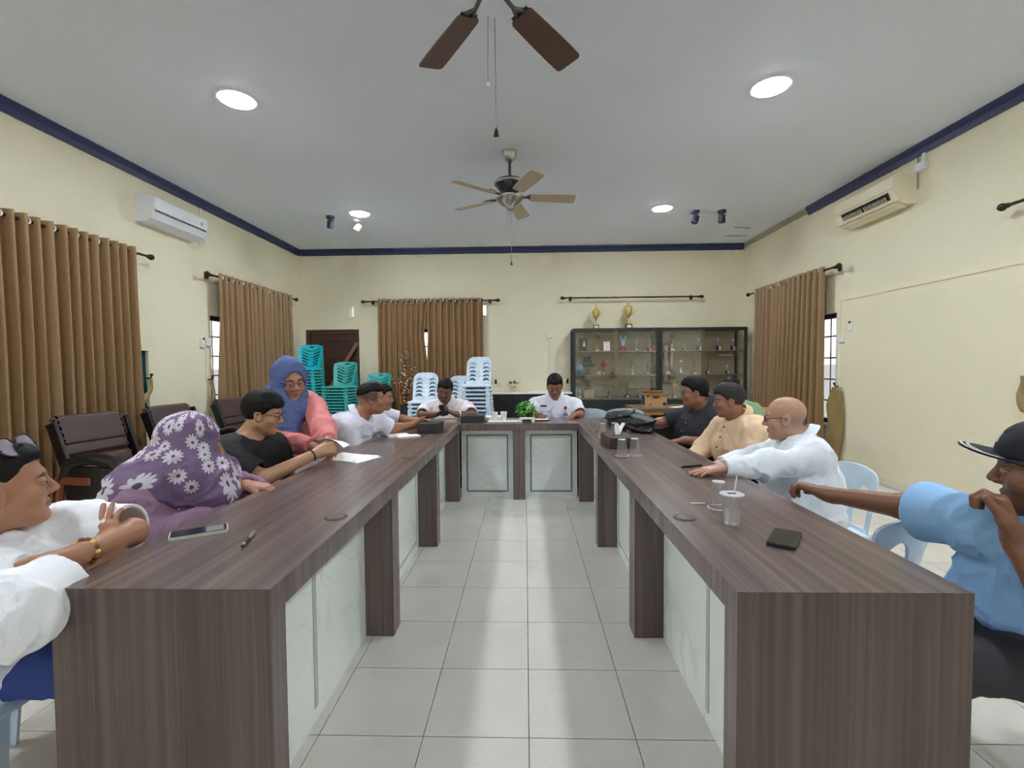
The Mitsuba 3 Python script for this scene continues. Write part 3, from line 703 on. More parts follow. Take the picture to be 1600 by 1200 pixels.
trophy('column', f'dull gold column trophy on the top shelf beside the white certificate', 1.225, A, .27, m='dull_gold')
trophy('card', f'white certificate card standing on the top shelf {W}', 1.395, A, .165, m='trophy_white', m2='trophy_white')
trophy('crystal', f'blue crystal award with a red base on the top shelf', 1.665, A, .27, m='crystal_blue', m2='trophy_red')
trophy('figure', f'silver figure trophy right of the blue crystal award', 1.895, A, .25, m='silver')
trophy('figure', f'taller silver figure trophy left of the red pot, top shelf', 2.115, A, .28, m='silver', turn=20)
pot = thing('lidded_pot', f'small red pot at the right end of the top shelf {W}', 'pot'); part(pot, 'body', lathe([(.045, 0), (.055, .02), (.055, .06), (.045, .075), (.02, .085)], 16, (2.12+.10, 8.15, A)), 'trophy_red', smooth=40); part(pot, 'knob', ball([2.22, 8.15, A+.09], .01), 'gold', smooth=True)
def ship(x, y, z):
    k = thing('model_ship', 'dark dusty model ship on the middle shelf at the left', 'model'); t = T().translate([x, y, z])
    hull = extr(Polygon([(-.15, .05), (.15, .06), (.10, 0), (-.09, 0)]), .06); hull = hull.apply_transform(np.array([[1, 0, 0, 0], [0, 0, -1, .03], [0, 1, 0, .13], [0, 0, 0, 1.]]))
    part(k, 'hull', hull, 'dusty_green', tw=t); part(k, 'stand', cat(bx([-.06, -.03, 0], [.06, .03, .02]), bx([-.01, -.01, .02], [.01, .01, .14])), 'trophy_wood', tw=t)
    part(k, 'sail', extr(Polygon([(-.09, 0), (.07, 0), (.05, .12), (-.06, .10)]), .02).apply_transform(np.array([[1, 0, 0, 0], [0, 0, -1, .01], [0, 1, 0, .20], [0, 0, 0, 1.]])), 'dusty_green', tw=t)
ship(1.07, 8.08, Bz)
def bunch(x, y, z):
    k = thing('cloth_bundle', 'crumpled pale blue cloth at the left end of the middle shelf', 'cloth')
    m = trimesh.creation.icosphere(subdivisions=3, radius=1.0); v = np.array(m.vertices); v *= (1+.5*(meshkit.fbm(v*2.5, 3, 8)-.5))[:, None]; v *= [.075, .06, .10]; v[:, 2] = np.maximum(v[:, 2]+.085, 0); m.vertices = v
    part(k, 'cloth', mv(m, x, y, z), 'dusty_blue', smooth=True)
bunch(.925, 8.02, Bz)
trophy('cup', 'silver cup trophy with a red bowl on the middle shelf', 1.335, Bz, .27, m='trophy_red')
ca = thing('ashtray', 'small round white dish beside the red cup trophy', 'dish'); part(ca, 'dish', lathe([(.02, 0), (.035, .012), (.045, .05), (.04, .05), (.03, .014), (0, .008)], 16, (1.245, 7.99, Bz)), 'trophy_white', smooth=30)
trophy('column', 'thin gold column trophy with a yellow plate, middle shelf right of the red cup', 1.54, Bz, .27, m='dull_gold')
trophy('column', 'grey column trophy in the middle of the middle shelf', 1.83, Bz, .24, m='silver', m2='trophy_black')
trophy('figure', 'faint thin figure trophy at the right of the middle shelf', 2.08, Bz, .23, m='dull_gold')
trophy('slab', 'small white award block at the left of the lowest shelf', .94, Cz, .13, m='trophy_white', m2='trophy_white')
trophy('frame', 'small leaning picture frame on the lowest shelf', 1.10, Cz, .14, m='cab_back', m2='dull_gold')
trophy('slab', 'small dark award block with a white label on the lowest shelf', 1.42, Cz, .12, m='trophy_black')
trophy('figure', 'dark figurine with a pale head on the lowest shelf, left of the cardboard box', 1.74, Cz, .30, m='dark_steel')
trophy('figure', 'small silver figurine behind the cardboard box', 1.95, Cz, .24, m='silver')
trophy('column', 'bronze column trophy at the left of the top shelf ' + W2, 2.50, A, .28, m='dull_gold')
trophy('slab', 'small clear ornament right of the bronze column trophy', 2.70, A, .12, m='silver')
trophy('slab', 'crystal ornament with a white base, middle of the top shelf ' + W2, 2.95, A, .22, m='silver')
trophy('slab', 'crystal figure on a black and white base, right of the middle of the top shelf', 3.27, A, .22, m='crystal_blue')
trophy('slab', 'dark crystal award at the right end of the top shelf ' + W2, 3.51, A, .20, m='silver')
trophy('figure', 'gold figure trophy at the left end of the middle shelf ' + W2, 2.43, Bz, .25, m='gold', m2='trophy_white')
trophy('ball', 'trophy with a ball on a white pedestal, middle shelf ' + W2, 2.645, Bz, .25, m='gold')
trophy('column', 'brown column trophy with a bowl, middle shelf ' + W2, 2.87, Bz, .26, m='dull_gold')
trophy('figure', 'bronze figure trophy right of the brown column trophy', 3.10, Bz, .29, m='dull_gold')
trophy('slab', 'low pale ornament at the right end of the middle shelf ' + W2, 3.42, Bz, .15, m='gold')
trophy('cup', 'shiny gold cup trophy on the lowest shelf beside the cardboard box', 2.54, Cz, .31, m='gold')
pp = thing('paper_stack', 'white papers at the right end of the top shelf of the middle bay', 'papers'); part(pp, 'sheets', rot(mv(bx([-.1, -.07, 0], [.1, .07, .03], .002), 3.40, 8.14, A-.0995), 6, about=(3.4, 8.14, 0)), 'trophy_white')
part(pp, 'bracket', bx([3.3, 8.06, A-.105], [3.5, 8.21, A-.0995]), 'shelf_grey'); part(pp, 'hanger', cat(bx([3.3, 8.2, A-.105], [3.305, 8.21, A-.02]), bx([3.495, 8.2, A-.105], [3.5, 8.21, A-.02])), 'shelf_grey')

# ---------------------------------------------------------------- low black counter and its plant
lc = thing('low_counter', 'long black low cupboard with a pale top along the back wall', 'cupboard')
part(lc, 'body', bx([-.70, 7.93, 0], [.78, YB-.03, .835]), 'cab_black'); part(lc, 'top', bx([-.72, 7.90, .835], [.79, YB-.01, .862], .003), 'white_paint')
for a in (-.69, -.20, .29): part(lc, 'door', bx([a, 7.915, .04], [a+.475, 7.93, .82], .003), 'black_plastic')
mat('leaf_dark', rgb(70, 98, 66), rough=0.6)
mat('leaf_bright', rgb(86, 168, 62), rough=0.5)
mat('pot_cream', rgb(215, 205, 176), rough=0.6)
def leafy(k, c, R, n, seed, L, Wd, mk, up=.2, full=False):
    rng = np.random.default_rng(seed)
    for i in range(n):
        d = rng.normal(size=3); d[2] = d[2]*.8+up if full else abs(d[2])*.8+up; d /= np.linalg.norm(d)
        a, b, t = frame(d+rng.normal(size=3)*.35)
        base = np.array(c)+d*R*rng.uniform(.45, 1.0)*np.array([1.15, 1, .85])
        l, w = L*rng.uniform(.7, 1.3), Wd*rng.uniform(.8, 1.2)
        us = [0, .3, .65, 1]; ws = [.15, 1, .8, .05]; rows = []
        for u, q in zip(us, ws):
            o = base+t*u*l-np.array([0, 0, 1])*.35*l*u*u
            rows += [o-a*w*q/2+b*.12*w*q, o, o+a*w*q/2+b*.12*w*q]
        f = []
        for r in range(3):
            for cc in range(2):
                p = r*3+cc; f += [[p, p+1, p+4], [p, p+4, p+3]]
        part(k, 'leaf', trimesh.Trimesh(rows, f, process=False), mk, smooth=True)
sp = thing('potted_plant', 'small grey green plant in a square cream pot on the low black counter', 'plant')
part(sp, 'pot', cat(lathe([(.055, 0), (.065, .05), (.072, .10), (.06, .10), (.055, .07)], 4, (-.205, 8.08, .862))), 'pot_cream'); part(sp, 'soil', lathe([(0, .075), (.05, .078)], 8, (-.205, 8.08, .862)), 'trophy_wood')
leafy(sp, (-.205, 8.08, .97), .09, 46, 4, .075, .022, 'leaf_dark')

# ---------------------------------------------------------------- stacking chairs
mat('teal_plastic', rgb(66, 168, 162), rough=0.32)
mat('cyan_plastic', rgb(30, 186, 206), rough=0.3)
mat('white_plastic', rgb(206, 222, 236), rough=0.3)
def bend(m, zc, depth, lean, w):
    """Bends an upright panel (x, z in the plane): curved across x, leaning back with z."""
    v = np.array(m.vertices); z = v[:, 2]
    v[:, 1] += -depth*(v[:, 0]/w)**2 + lean*(z-zc); m.vertices = v; return m
def upright(poly, th, lim=.05):
    m = extr(poly, th)
    v, f = trimesh.remesh.subdivide_to_size(m.vertices, m.faces, lim) if lim else (m.vertices, m.faces)
    m = trimesh.Trimesh(v, f, process=True)
    return m.apply_transform(np.array([[1, 0, 0, 0], [0, 0, -1, 0], [0, 1, 0, 0], [0, 0, 0, 1.]]))
def back_teal():
    P = Polygon([(-.17, .42), (.17, .42), (.205, .72), (.20, .80), (.12, .83), (-.12, .83), (-.20, .80), (-.205, .72)]).buffer(-.02).buffer(.02, quad_segs=3)
    holes = [affinity.scale(Point(0, .79).buffer(1, quad_segs=3), .035, .014)]
    for s in (-1, 1):
        for i in range(6):
            z = .46+i*.048; x0, x1 = s*.035, s*(.125+.006*i)
            holes.append(Polygon([(x0, z), (x1, z+.052), (x1, z+.078), (x0, z+.025)]))
            if i < 6: holes.append(Polygon([(s*.004, z+.005), (s*.022, z+.018), (s*.022, z+.030), (s*.004, z+.016)]))
    for h in holes: P = P.difference(h)
    return bend(upright(P, .006), .42, .05, .33, .2)
def back_white():
    P = rrect(-.195, .40, .195, .86, .11).union(sbox(-.195, .40, .195, .60))
    for s in (-1, 1):
        for i in range(5):
            z = .49+i*.06; c = affinity.scale(Point(s*.105, z).buffer(1, quad_segs=4), .052, .042)
            c = c.difference(affinity.scale(Point(s*.105, z-.022).buffer(1, quad_segs=4), .054, .032)).intersection(sbox(-1, z-.012, 1, z+.05))
            P = P.difference(c)
    return bend(upright(P, .006), .42, .05, .33, .2)
def back_plain():
    """White chair back with a middle splat and two arched openings."""
    P = Polygon([(-.20, .40), (.20, .40), (.215, .66), (.215, .74)] + [(.215*math.cos(a)*1.0, .74+.075*math.sin(a)) for a in np.linspace(0, PI, 14)[1:-1]] + [(-.215, .74), (-.215, .66)])
    for s in (-1, 1):
        P = P.difference(affinity.scale(Point(s*.115, .60).buffer(1, quad_segs=6), .055, .10).union(sbox(min(s*.06, s*.17), .45, max(s*.06, s*.17), .60)))
    return bend(upright(P, .013), .42, .06, .24, .2)
def seat_mesh(slats):
    ms = [bx([-.215, -.22, .415], [.215, .18, .432], .008), bx([-.205, -.225, .405], [.205, -.205, .425], .006)]
    for s in (-1, 1): ms.append(bx([s*.215, -.21, .402], [s*.198, .17, .425], .005))
    if slats:
        for i in range(6): ms.append(bx([-.17, -.17+i*.055, .432], [.17, -.14+i*.055, .436], .002))
    return cat(ms)
def leg_mesh(sx, sy):
    x0, y0 = sx*.195, -.205 if sy < 0 else .165
    x1, y1 = sx*.225, -.235 if sy < 0 else .225
    def quad(z, x, y, w): return [[x, y, z], [x-sx*w, y, z], [x-sx*w, y-sy*.012, z], [x-sx*.012, y-sy*.012, z], [x-sx*.012, y-sy*w, z], [x, y-sy*w, z]]
    top, bot = quad(.425, x0, y0, .055), quad(0, x1, y1, .032); v = np.array(top+bot); f = []
    for i in range(6): j = (i+1) % 6; f += [[i, j, j+6], [i, j+6, i+6]]
    f += [[0, 1, 2], [0, 2, 3], [0, 3, 4], [0, 4, 5], [6, 8, 7], [6, 9, 8], [6, 10, 9], [6, 11, 10]]
    m = trimesh.Trimesh(v, f, process=False); m.fix_normals(); return m
_backs = {'teal': mikit.ply(back_teal(), 'teal_plastic', 30), 'white': mikit.ply(back_white(), 'white_plastic', 30), 'plain': mikit.ply(back_plain(), 'white_plastic', 30)}
_seats = {'teal': mikit.ply(seat_mesh(True), 'teal_plastic'), 'white': mikit.ply(seat_mesh(False), 'white_plastic')}
_seats['plain'] = _seats['white']
_legs = [mikit.ply(leg_mesh(sx, sy), 'white_plastic') for sx in (-1, 1) for sy in (-1, 1)]
def chair(label, kind, x, y, z, turn, group, m, s=1.0):
    k = thing('plastic_chair', label, 'chair', group); t = T().translate([x, y, z]).rotate([0, 0, 1], turn).scale(s)
    t = T().translate([x, y, z]).rotate([0, 0, 1], turn) @ T().scale([s, s, s])
    part(k, 'backrest', _backs[kind], m, tw=t @ T().translate([0, .175, 0])); part(k, 'seat', _seats[kind], m, tw=t)
    for l in _legs: part(k, 'leg', l, m, tw=t)
    return k
ORD = ['topmost', 'second', 'third', 'fourth', 'fifth', 'sixth', 'seventh', 'eighth', 'ninth', 'tenth', 'eleventh', 'twelfth', 'thirteenth', 'fourteenth', 'fifteenth', 'sixteenth', 'seventeenth', 'eighteenth', 'nineteenth', 'twentieth']
def stack(n, kind, x, y, turn, pitch, where, colour, m, group, top=None, s=1.0):
    for i in range(n):
        r = n-1-i
        lab = f'{colour} plastic chair, topmost of {where}' if r == 0 else f'{colour} plastic chair, {ORD[r]} from top of {where}'
        chair(lab, kind, x, y-i*.004, i*pitch, turn, group, (top if r < 1 and top else m), s)
stack(19, 'teal', -3.55, 7.58, 4, .048, 'the tallest stack beside the left curtain', 'teal', 'teal_plastic', 'stacked teal chairs', top='cyan_plastic')
stack(13, 'teal', -3.02, 7.62, -3, .048, 'the stack before the brown door', 'teal', 'teal_plastic', 'stacked teal chairs')
stack(9, 'teal', -2.46, 7.65, -2, .048, 'the lowest stack beside the back curtain', 'teal', 'teal_plastic', 'stacked teal chairs')
stack(7, 'white', -1.55, 7.15, 3, .06, 'the stack by the dry flowers', 'white', 'white_plastic', 'stacked white chairs')
stack(6, 'white', -1.05, 7.45, 0, .06, 'the stack behind the phone user', 'white', 'white_plastic', 'stacked white chairs')
stack(11, 'white', -.72, 7.12, -2, .06, 'the tall stack by the black counter', 'white', 'white_plastic', 'stacked white chairs')

# ---------------------------------------------------------------- white chairs in use
CHAIRS = [('white chair under the man in uniform at the head of the table', .30, 5.42, 180, .95), ('empty white chair right beside the man at the head of the table', .71, 5.50, 180, 1.02), ('empty white chair left of the brown desk, by the black bag', 1.13, 5.50, 176, 1.02),
          ('white chair behind the bald man in the white shirt', 1.66, 2.66, -90+20, .9), ('empty white chair between the bald man and the man in the cap', 1.36, 1.95, -90-62, .93),
          ('white chair under the man in the blue shirt and cap', 1.56, 1.34, -90, .92), ('white chair under the woman in the white blouse', -1.60, 1.34, 90, .92),
          ('white chair behind the woman in the floral headscarf', -1.66, 1.98, 90, .9), ('white chair under the young man in the black T-shirt', -1.72, 2.52, 90, .92),
          ('white chair under the man in the cream shirt', 1.68, 3.32, -90, .95), ('white chair under the man in the black shirt', 1.62, 3.92, -90, .95),
          ('white chair under the man in uniform on the left side', -1.60, 3.46, 90, .95), ('white chair under the half hidden man on the left side', -1.64, 4.27, 90, .95),
          ('white chair under the man looking at a phone', -.86, 5.50, 180, 1)]
for lab, x, y, a, s in CHAIRS:
    chair(lab, 'plain', x, y, 0, a, 'white chairs around the tables', 'white_plastic', s)

# ---------------------------------------------------------------- dry flower arrangement
mat('vase_dark', rgb(44, 44, 48), rough=0.3)
mat('twig', rgb(70, 44, 30), rough=0.8)
mat('petal_white', rgb(226, 208, 190), rough=0.7)
mat('petal_orange', rgb(214, 150, 40), rough=0.7)
mat('petal_red', rgb(140, 40, 36), rough=0.7)
fv = thing('flower_vase', 'tall dark vase of dry white and orange blossoms before the back curtain', 'vase')
fx, fy = -1.92, 7.45
part(fv, 'vase', lathe([(.08, 0), (.11, .05), (.12, .3), (.09, .55), (.07, .66), (.09, .70), (.075, .70), (.055, .64)], 20, (fx, fy, 0)), 'vase_dark', smooth=40)
rng = np.random.default_rng(5); petals = {'petal_white': [], 'petal_orange': [], 'petal_red': []}
for i in range(16):
    a = rng.uniform(0, 2*PI); r = rng.uniform(.02, .16); top = np.array([fx+r*math.cos(a)*1.1, fy+r*math.sin(a)*.8, rng.uniform(1.1, 1.62)])
    base = np.array([fx, fy, .62]); mid = (base+top)/2+np.array([*rng.normal(0, .02, 2), 0]); pts = [base, mid, top]
    part(fv, 'twig', tube(pts, .004, 5), 'twig')
    kind = 'petal_white' if i < 10 else ('petal_orange' if i < 13 else 'petal_red')
    for j in range(9):
        t = rng.uniform(.15, 1); p = (base*(1-t)**2+2*mid*t*(1-t)+top*t*t)+rng.normal(0, .018, 3)
        m = trimesh.creation.icosphere(subdivisions=0, radius=.017*rng.uniform(.7, 1.2)); m.apply_scale([1, 1, .6]); petals[kind].append(mv(m, p))
for mk, ms in petals.items():
    for m in ms: part(fv, 'blossom', m, mk, smooth=True)

# ---------------------------------------------------------------- right rear desk, box, bench
mat('desk_wood', rgb(164, 122, 74), rough=0.4)
mat('desk_top', rgb(112, 88, 68), rough=0.35)
mat('cardboard', rgb(192, 154, 112), rough=0.8)
mat('ink', rgb(40, 34, 40), rough=0.7)
mat('paper', rgb(240, 240, 238), rough=0.6)
mat('label_blue', rgb(52, 50, 96), rough=0.6)
dk = thing('desk', 'brown wooden desk with a cardboard box before the trophy cabinet', 'desk')
part(dk, 'desktop', bx([1.42, 6.10, .715], [2.75, 6.72, .75], .004), 'desk_top')
part(dk, 'side_panel', bx([1.45, 6.14, 0], [1.48, 6.70, .715]), 'desk_wood'); part(dk, 'side_panel', bx([2.69, 6.14, 0], [2.72, 6.70, .715]), 'desk_wood')
part(dk, 'front_panel', bx([1.48, 6.66, .05], [2.69, 6.69, .715]), 'black_plastic')
part(dk, 'leg', bx([1.48, 6.13, 0], [1.62, 6.17, .715], .003), 'desk_wood')
part(dk, 'apron', bx([1.62, 6.13, .66], [2.69, 6.16, .715]), 'desk_wood')
bxk = thing('cardboard_box', 'open brown cardboard box on the desk before the trophy cabinet', 'box')
part(bxk, 'carton', cat(bx([1.60, 6.30, .7505], [1.885, 6.305, .92]), bx([1.60, 6.50, .7505], [1.885, 6.505, .92]), bx([1.60, 6.305, .7505], [1.605, 6.50, .92]), bx([1.88, 6.305, .7505], [1.885, 6.50, .92]), bx([1.605, 6.305, .7505], [1.88, 6.50, .755])), 'cardboard')
part(bxk, 'flap', rot(bx([1.60, 6.50, .92], [1.885, 6.505, 1.0]), 62, (1, 0, 0), (0, 6.50, .92)), 'cardboard')
part(bxk, 'flap', rot(bx([1.60, 6.30, .92], [1.885, 6.305, .98]), 80, (1, 0, 0), (0, 6.305, .92)), 'cardboard')
part(bxk, 'flap', rot(bx([1.60, 6.31, .92], [1.605, 6.50, 1.0]), -60, (0, 1, 0), (1.6, 0, .92)), 'cardboard')
part(bxk, 'printed_mark', cat(bx([1.70, 6.2985, .865], [1.78, 6.30, .89]), bx([1.62, 6.2985, .885], [1.645, 6.30, .905]), bx([1.835, 6.2985, .77], [1.875, 6.30, .81]), bx([1.655, 6.2985, .775], [1.68, 6.30, .79])), 'ink')
part(bxk, 'printed_side', bx([1.5985, 6.33, .77], [1.60, 6.48, .90]), 'label_blue')
ps = thing('paper_stack', 'loose white papers on the desk right of the cardboard box', 'papers')
for i, (x, y, a) in enumerate(((2.02, 6.25, 12), (2.18, 6.30, -6), (2.30, 6.24, 20))): part(ps, 'sheet', rot(mv(bx([-.105, -.075, 0], [.105, .075, .002]), x, y, .7505+.002*i), a, about=(x, y, 0)), 'paper')
wb = thing('wooden_counter', 'low light brown wooden counter in front of the right curtain', 'counter')
part(wb, 'top', bx([2.28, 5.08, .77], [2.97, 5.62, .80], .004), 'desk_wood'); part(wb, 'front_panel', bx([2.30, 5.10, 0], [2.95, 5.13, .77]), 'desk_wood')
part(wb, 'side_panel', bx([2.30, 5.13, 0], [2.33, 5.60, .77]), 'desk_wood'); part(wb, 'side_panel', bx([2.92, 5.13, 0], [2.95, 5.60, .77]), 'desk_wood')
part(wb, 'lock_plate', bx([2.38, 5.096, .68], [2.44, 5.10, .70]), 'steel')

# ---------------------------------------------------------------- leather armchairs on the left
mat('leather', rgb(70, 52, 50), rough=0.42, spec=0.5)
mat('chair_black', rgb(22, 18, 20), rough=0.3)
mat('red_wood', rgb(112, 56, 38), rough=0.35)
mat('orange_wood', rgb(150, 96, 56), rough=0.4)
def pad(lo, hi, r=.03):
    m = bx(lo, hi, r); v, f = trimesh.remesh.subdivide_to_size(m.vertices, m.faces, .09); m = trimesh.Trimesh(v, f, process=True)
    trimesh.smoothing.filter_laplacian(m, iterations=2); return m
_ac = None
def armchair(label, x, y, turn):
    """Local: sits facing -y, x across."""
    global _ac
    if _ac is None:
        back = lambda m: rot(m, -20, (1, 0, 0), (0, .20, .42))
        P = [('seat', pad([-.27, -.28, .36], [.27, .24, .46]), 'leather')]
        z = .44
        for h in (.13, .11, .24): P.append(('back_pad', back(pad([-.265, .20, z], [.265, .26, z+h-.006], .02)), 'leather')); z += h
        P.append(('back_frame', back(cat(bx([-.295, .19, .36], [-.265, .28, .935], .006), bx([.265, .19, .36], [.295, .28, .935], .006), bx([-.295, .262, .905], [.295, .285, .935], .006))), 'chair_black'))
        for s in (-1, 1):
            X = s*.335
            loop = tube([[X, .26, .45], [X, .18, .60], [X, -.02, .645], [X, -.22, .62], [X, -.315, .53], [X, -.32, .38], [X, -.30, .2], [X, -.30, .0]], [.030, .042, .048, .05, .045, .04, .035, .03], 10)
            P.append(('armrest', loop, 'chair_black'))
            P.append(('arm_panel', bx([X-.012, -.29, .12], [X+.012, .22, .58], .006), 'chair_black'))
            P.append(('rear_leg', tube([[X, .26, .47], [X, .30, .25], [X, .34, 0]], .028, 8), 'red_wood'))
            P.append(('arm_rail', bx([X-.028, -.02, .44], [X+.028, .30, .50], .01), 'red_wood'))
        _ac = [(n, mikit.ply(m, mk, 35)) for n, m, mk in P]
    k = thing('armchair', label, 'chair', 'brown leather armchairs along the left wall'); t = T().translate([x, y, 0]).rotate([0, 0, 1], turn)
    for n, d in _ac: part(k, n, d, None, tw=t)
armchair('brown leather armchair nearest, behind the woman in white', -3.20, 3.72, 82)
armchair('brown leather armchair behind the floral headscarf', -3.20, 4.62, 86)
armchair('brown leather armchair behind the young man in black', -3.20, 5.62, 88)
st = thing('side_table', 'small orange brown wooden table beside the nearest leather armchair', 'table')
part(st, 'tabletop', bx([-2.72, 3.42, .46], [-2.28, 3.95, .50], .006), 'orange_wood')
for x in (-2.70, -2.34):
    for y in (3.44, 3.89): part(st, 'leg', bx([x, y, 0], [x+.045, y+.045, .46], .004), 'orange_wood')
for y in (3.45, 3.90): part(st, 'apron', bx([-2.69, y, .40], [-2.31, y+.02, .46]), 'orange_wood')

pl = thing('wooden_plank', 'thin wooden plank leaning across the brown door', 'plank')
q0, q1 = np.array([-3.95, 7.98, .02]), np.array([-2.965, 8.26, 1.745]); dz = (q1-q0)/np.linalg.norm(q1-q0); xx = np.cross([0, 1, 0], dz); xx /= np.linalg.norm(xx)
part(pl, 'plank', basis(bx([-.03, -.012, 0], [.03, .012, np.linalg.norm(q1-q0)], .003), q0, xx, np.cross(dz, xx), dz), 'timber')
# ---------------------------------------------------------------- things lying on the tables
mat('screen', rgb(14, 15, 18), rough=0.12)
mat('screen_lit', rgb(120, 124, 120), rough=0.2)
mat('phone_silver', rgb(196, 194, 184), rough=0.3)
mat('tissue_brown', rgb(58, 42, 38), rough=0.4)
mat('dark_box', rgb(44, 42, 42), rough=0.5)
mat('tissue_white', rgb(245, 245, 245), rough=0.9)
def slab(w, l, h, r=.012): return extr(rrect(-w/2, -l/2, w/2, l/2, r), h)
def at(x, y, z, a): return T().translate([x, y, z]).rotate([0, 0, 1], a)
def phone(label, x, y, a, body, lit):
    k = thing('phone', label, 'phone'); t = at(x, y, ZT+.0005, a)
    part(k, 'body', slab(.079, .166, .010), body, tw=t); part(k, 'screen', mv(slab(.072, .158, .0012, .009), 0, 0, .0098), 'screen', tw=t)
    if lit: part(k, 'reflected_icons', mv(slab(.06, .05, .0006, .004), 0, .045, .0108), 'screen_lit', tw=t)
phone('silver edged phone on the left front table', -1.098, 1.53, -57, 'phone_silver', True)
phone('black phone on the right front table', .812, 1.482, -36, 'black_plastic', False)
pen = thing('pen', 'silver and black ballpoint pen on the left front table', 'pen'); t = T().translate([-.892, 1.466, ZT+.0065]).rotate([0, 0, 1], 105).rotate([0, 1, 0], 90)
part(pen, 'barrel', lathe([(.0045, -.06), (.006, -.05), (.006, .03)], 12), 'steel', smooth=30, tw=t); part(pen, 'grip', lathe([(.0062, -.04), (.0066, -.02), (.0062, 0)], 12), 'black_plastic', smooth=30, tw=t)
part(pen, 'tip', lathe([(.001, -.07), (.0045, -.06)], 10), 'black_plastic', smooth=30, tw=t); part(pen, 'cap', lathe([(.006, .03), (.0063, .032), (.006, .065), (.003, .07)], 12), 'steel', smooth=30, tw=t)
part(pen, 'clip', bx([.0055, -.0015, .025], [.008, .0015, .062]), 'steel', tw=t)
pb = thing('pen', 'black pen beyond the hand of the bald man', 'pen'); t = T().translate([.90, 2.56, ZT+.006]).rotate([0, 0, 1], 20).rotate([0, 1, 0], 90)
part(pb, 'barrel', lathe([(.001, -.07), (.0055, -.055), (.0055, .065), (.003, .07)], 10), 'black_plastic', smooth=30, tw=t); part(pb, 'clip', bx([.005, -.0015, .02], [.0075, .0015, .06]), 'steel', tw=t)

def cup(label, x, y, inverted, group):
    k = thing('plastic_cup', label, 'cup', group); t = T().translate([x, y, ZT+.0005]); h = .105
    prof = [(.024, 0), (.0265, .03), (.031, .07), (.036, h)]
    if inverted: prof = [(r, h-z) for r, z in prof[::-1]]
    sheet = lathe(prof, 28); f = np.array(sheet.faces); n = len(prof)*28
    sheet = trimesh.Trimesh(sheet.vertices[:n], f[(f < n).all(1)], process=False)
    part(k, 'wall', sheet, 'milky', smooth=True, tw=t)
    zr, zb_ = (0, h) if inverted else (h, 0)
    ring = [(.0358, zr-.002), (.040, zr-.002), (.040, zr+.002), (.0358, zr+.002)] if not inverted else [(.0358, 0), (.041, 0), (.041, .004), (.0358, .004)]
    rp = np.array(ring); ang = np.linspace(0, 2*PI, 29)
    part(k, 'rim', tube([[.038*math.cos(a), .038*math.sin(a), (.0025 if inverted else h)] for a in ang], .0027, 6, cap=False), 'frosted', smooth=True, tw=t)
    part(k, 'base', lathe([(0, zb_-.001), (.0235, zb_-.001), (.024, zb_+.0025)] if not inverted else [(.024, h-.004), (.0235, h), (0, h)], 24), 'frosted', smooth=30, tw=t)
    return k, t
scene['milky'] = {'type': 'blendbsdf', 'weight': 0.10, 'a': {'type': 'thindielectric', 'int_ior': 1.5}, 'b': {'type': 'twosided', 'bsdf': {'type': 'principled', 'base_color': {'type': 'rgb', 'value': [.9, .92, .95]}, 'roughness': .25}}}
scene['frosted'] = {'type': 'blendbsdf', 'weight': 0.45, 'a': {'type': 'thindielectric', 'int_ior': 1.5}, 'b': {'type': 'twosided', 'bsdf': {'type': 'principled', 'base_color': {'type': 'rgb', 'value': [.9, .92, .95]}, 'roughness': .3}}}
cup('upturned clear plastic cup, left one of the pair nearer to us', .589, 2.871, True, 'clear plastic cups')
cup('upturned clear plastic cup, right one of the pair nearer to us', .672, 2.90, True, 'clear plastic cups')
cup('upturned clear plastic cup left of the brown tissue box', .603, 3.66, True, 'clear plastic cups')
cup('upturned clear plastic cup behind the brown tissue box', .70, 3.70, True, 'clear plastic cups')
cup('upturned clear plastic cup behind the full cup with a straw', .742, 1.815, True, 'clear plastic cups')
ck, ct = cup('upright cup of water with a straw on the right front table', .714, 1.635, False, 'clear plastic cups')
part(ck, 'film_lid', lathe([(0, .1075), (.037, .1072), (.037, .1062), (0, .1060)], 24), 'frosted', smooth=30, tw=ct)
part(ck, 'lid_opening', mv(bx([-.015, -.008, 0], [.013, .004, .0006]), 0, 0, .1078), 'black_plastic', tw=ct)
part(ck, 'straw', tube([[.002, .002, .02], [.012, .008, .108], [.022, .012, .165]], .0026, 6), 'frosted', smooth=True, tw=ct)
scene['water'] = {'type': 'dielectric', 'int_ior': 1.33, 'ext_ior': 1.0}
part(ck, 'water', lathe([(0, .003), (.0225, .003), (.0255, .03), (.029, .06), (0, .06)], 24), 'water', smooth=40, tw=ct)
single('drinking_straw', tube([[.655, 1.872, ZT+.004], [.71, 1.868, ZT+.004]], .003, 8), 'frosted', 'white straw lying left of the upturned cup', 'straw')

def tissue_box(label, lo, hi, m, a, tissue):
    k = thing('tissue_box', label, 'tissue box'); c = (np.array(lo)+np.array(hi))/2; lo, hi = np.array(lo)-[c[0], c[1], 0], np.array(hi)-[c[0], c[1], 0]
    t = at(c[0], c[1], 0, a)
    part(k, 'box', bx(lo, hi, .004), m, tw=t); part(k, 'slot', mv(extr(affinity.scale(Point(0, 0).buffer(1, quad_segs=6), .03, .02), .001), 0, 0, hi[2]), 'backing', tw=t)
    if tissue:
        sh = grid(lambda u, v: (.035*(u-.5)*(1+v)+.02*v, .012*np.sin(u*7+v*3)*(.4+v)+.02*v*v, hi[2]+.07*v+.012*np.sin(u*9)*v), 10, 8)
        part(k, 'tissue', solidify(sh, .003), 'tissue_white', smooth=60, tw=t)
tissue_box('dark brown tissue box with a white tissue on the right table', [.55, 3.13, ZT+.0005], [.73, 3.40, ZT+.075], 'tissue_brown', 4, True)
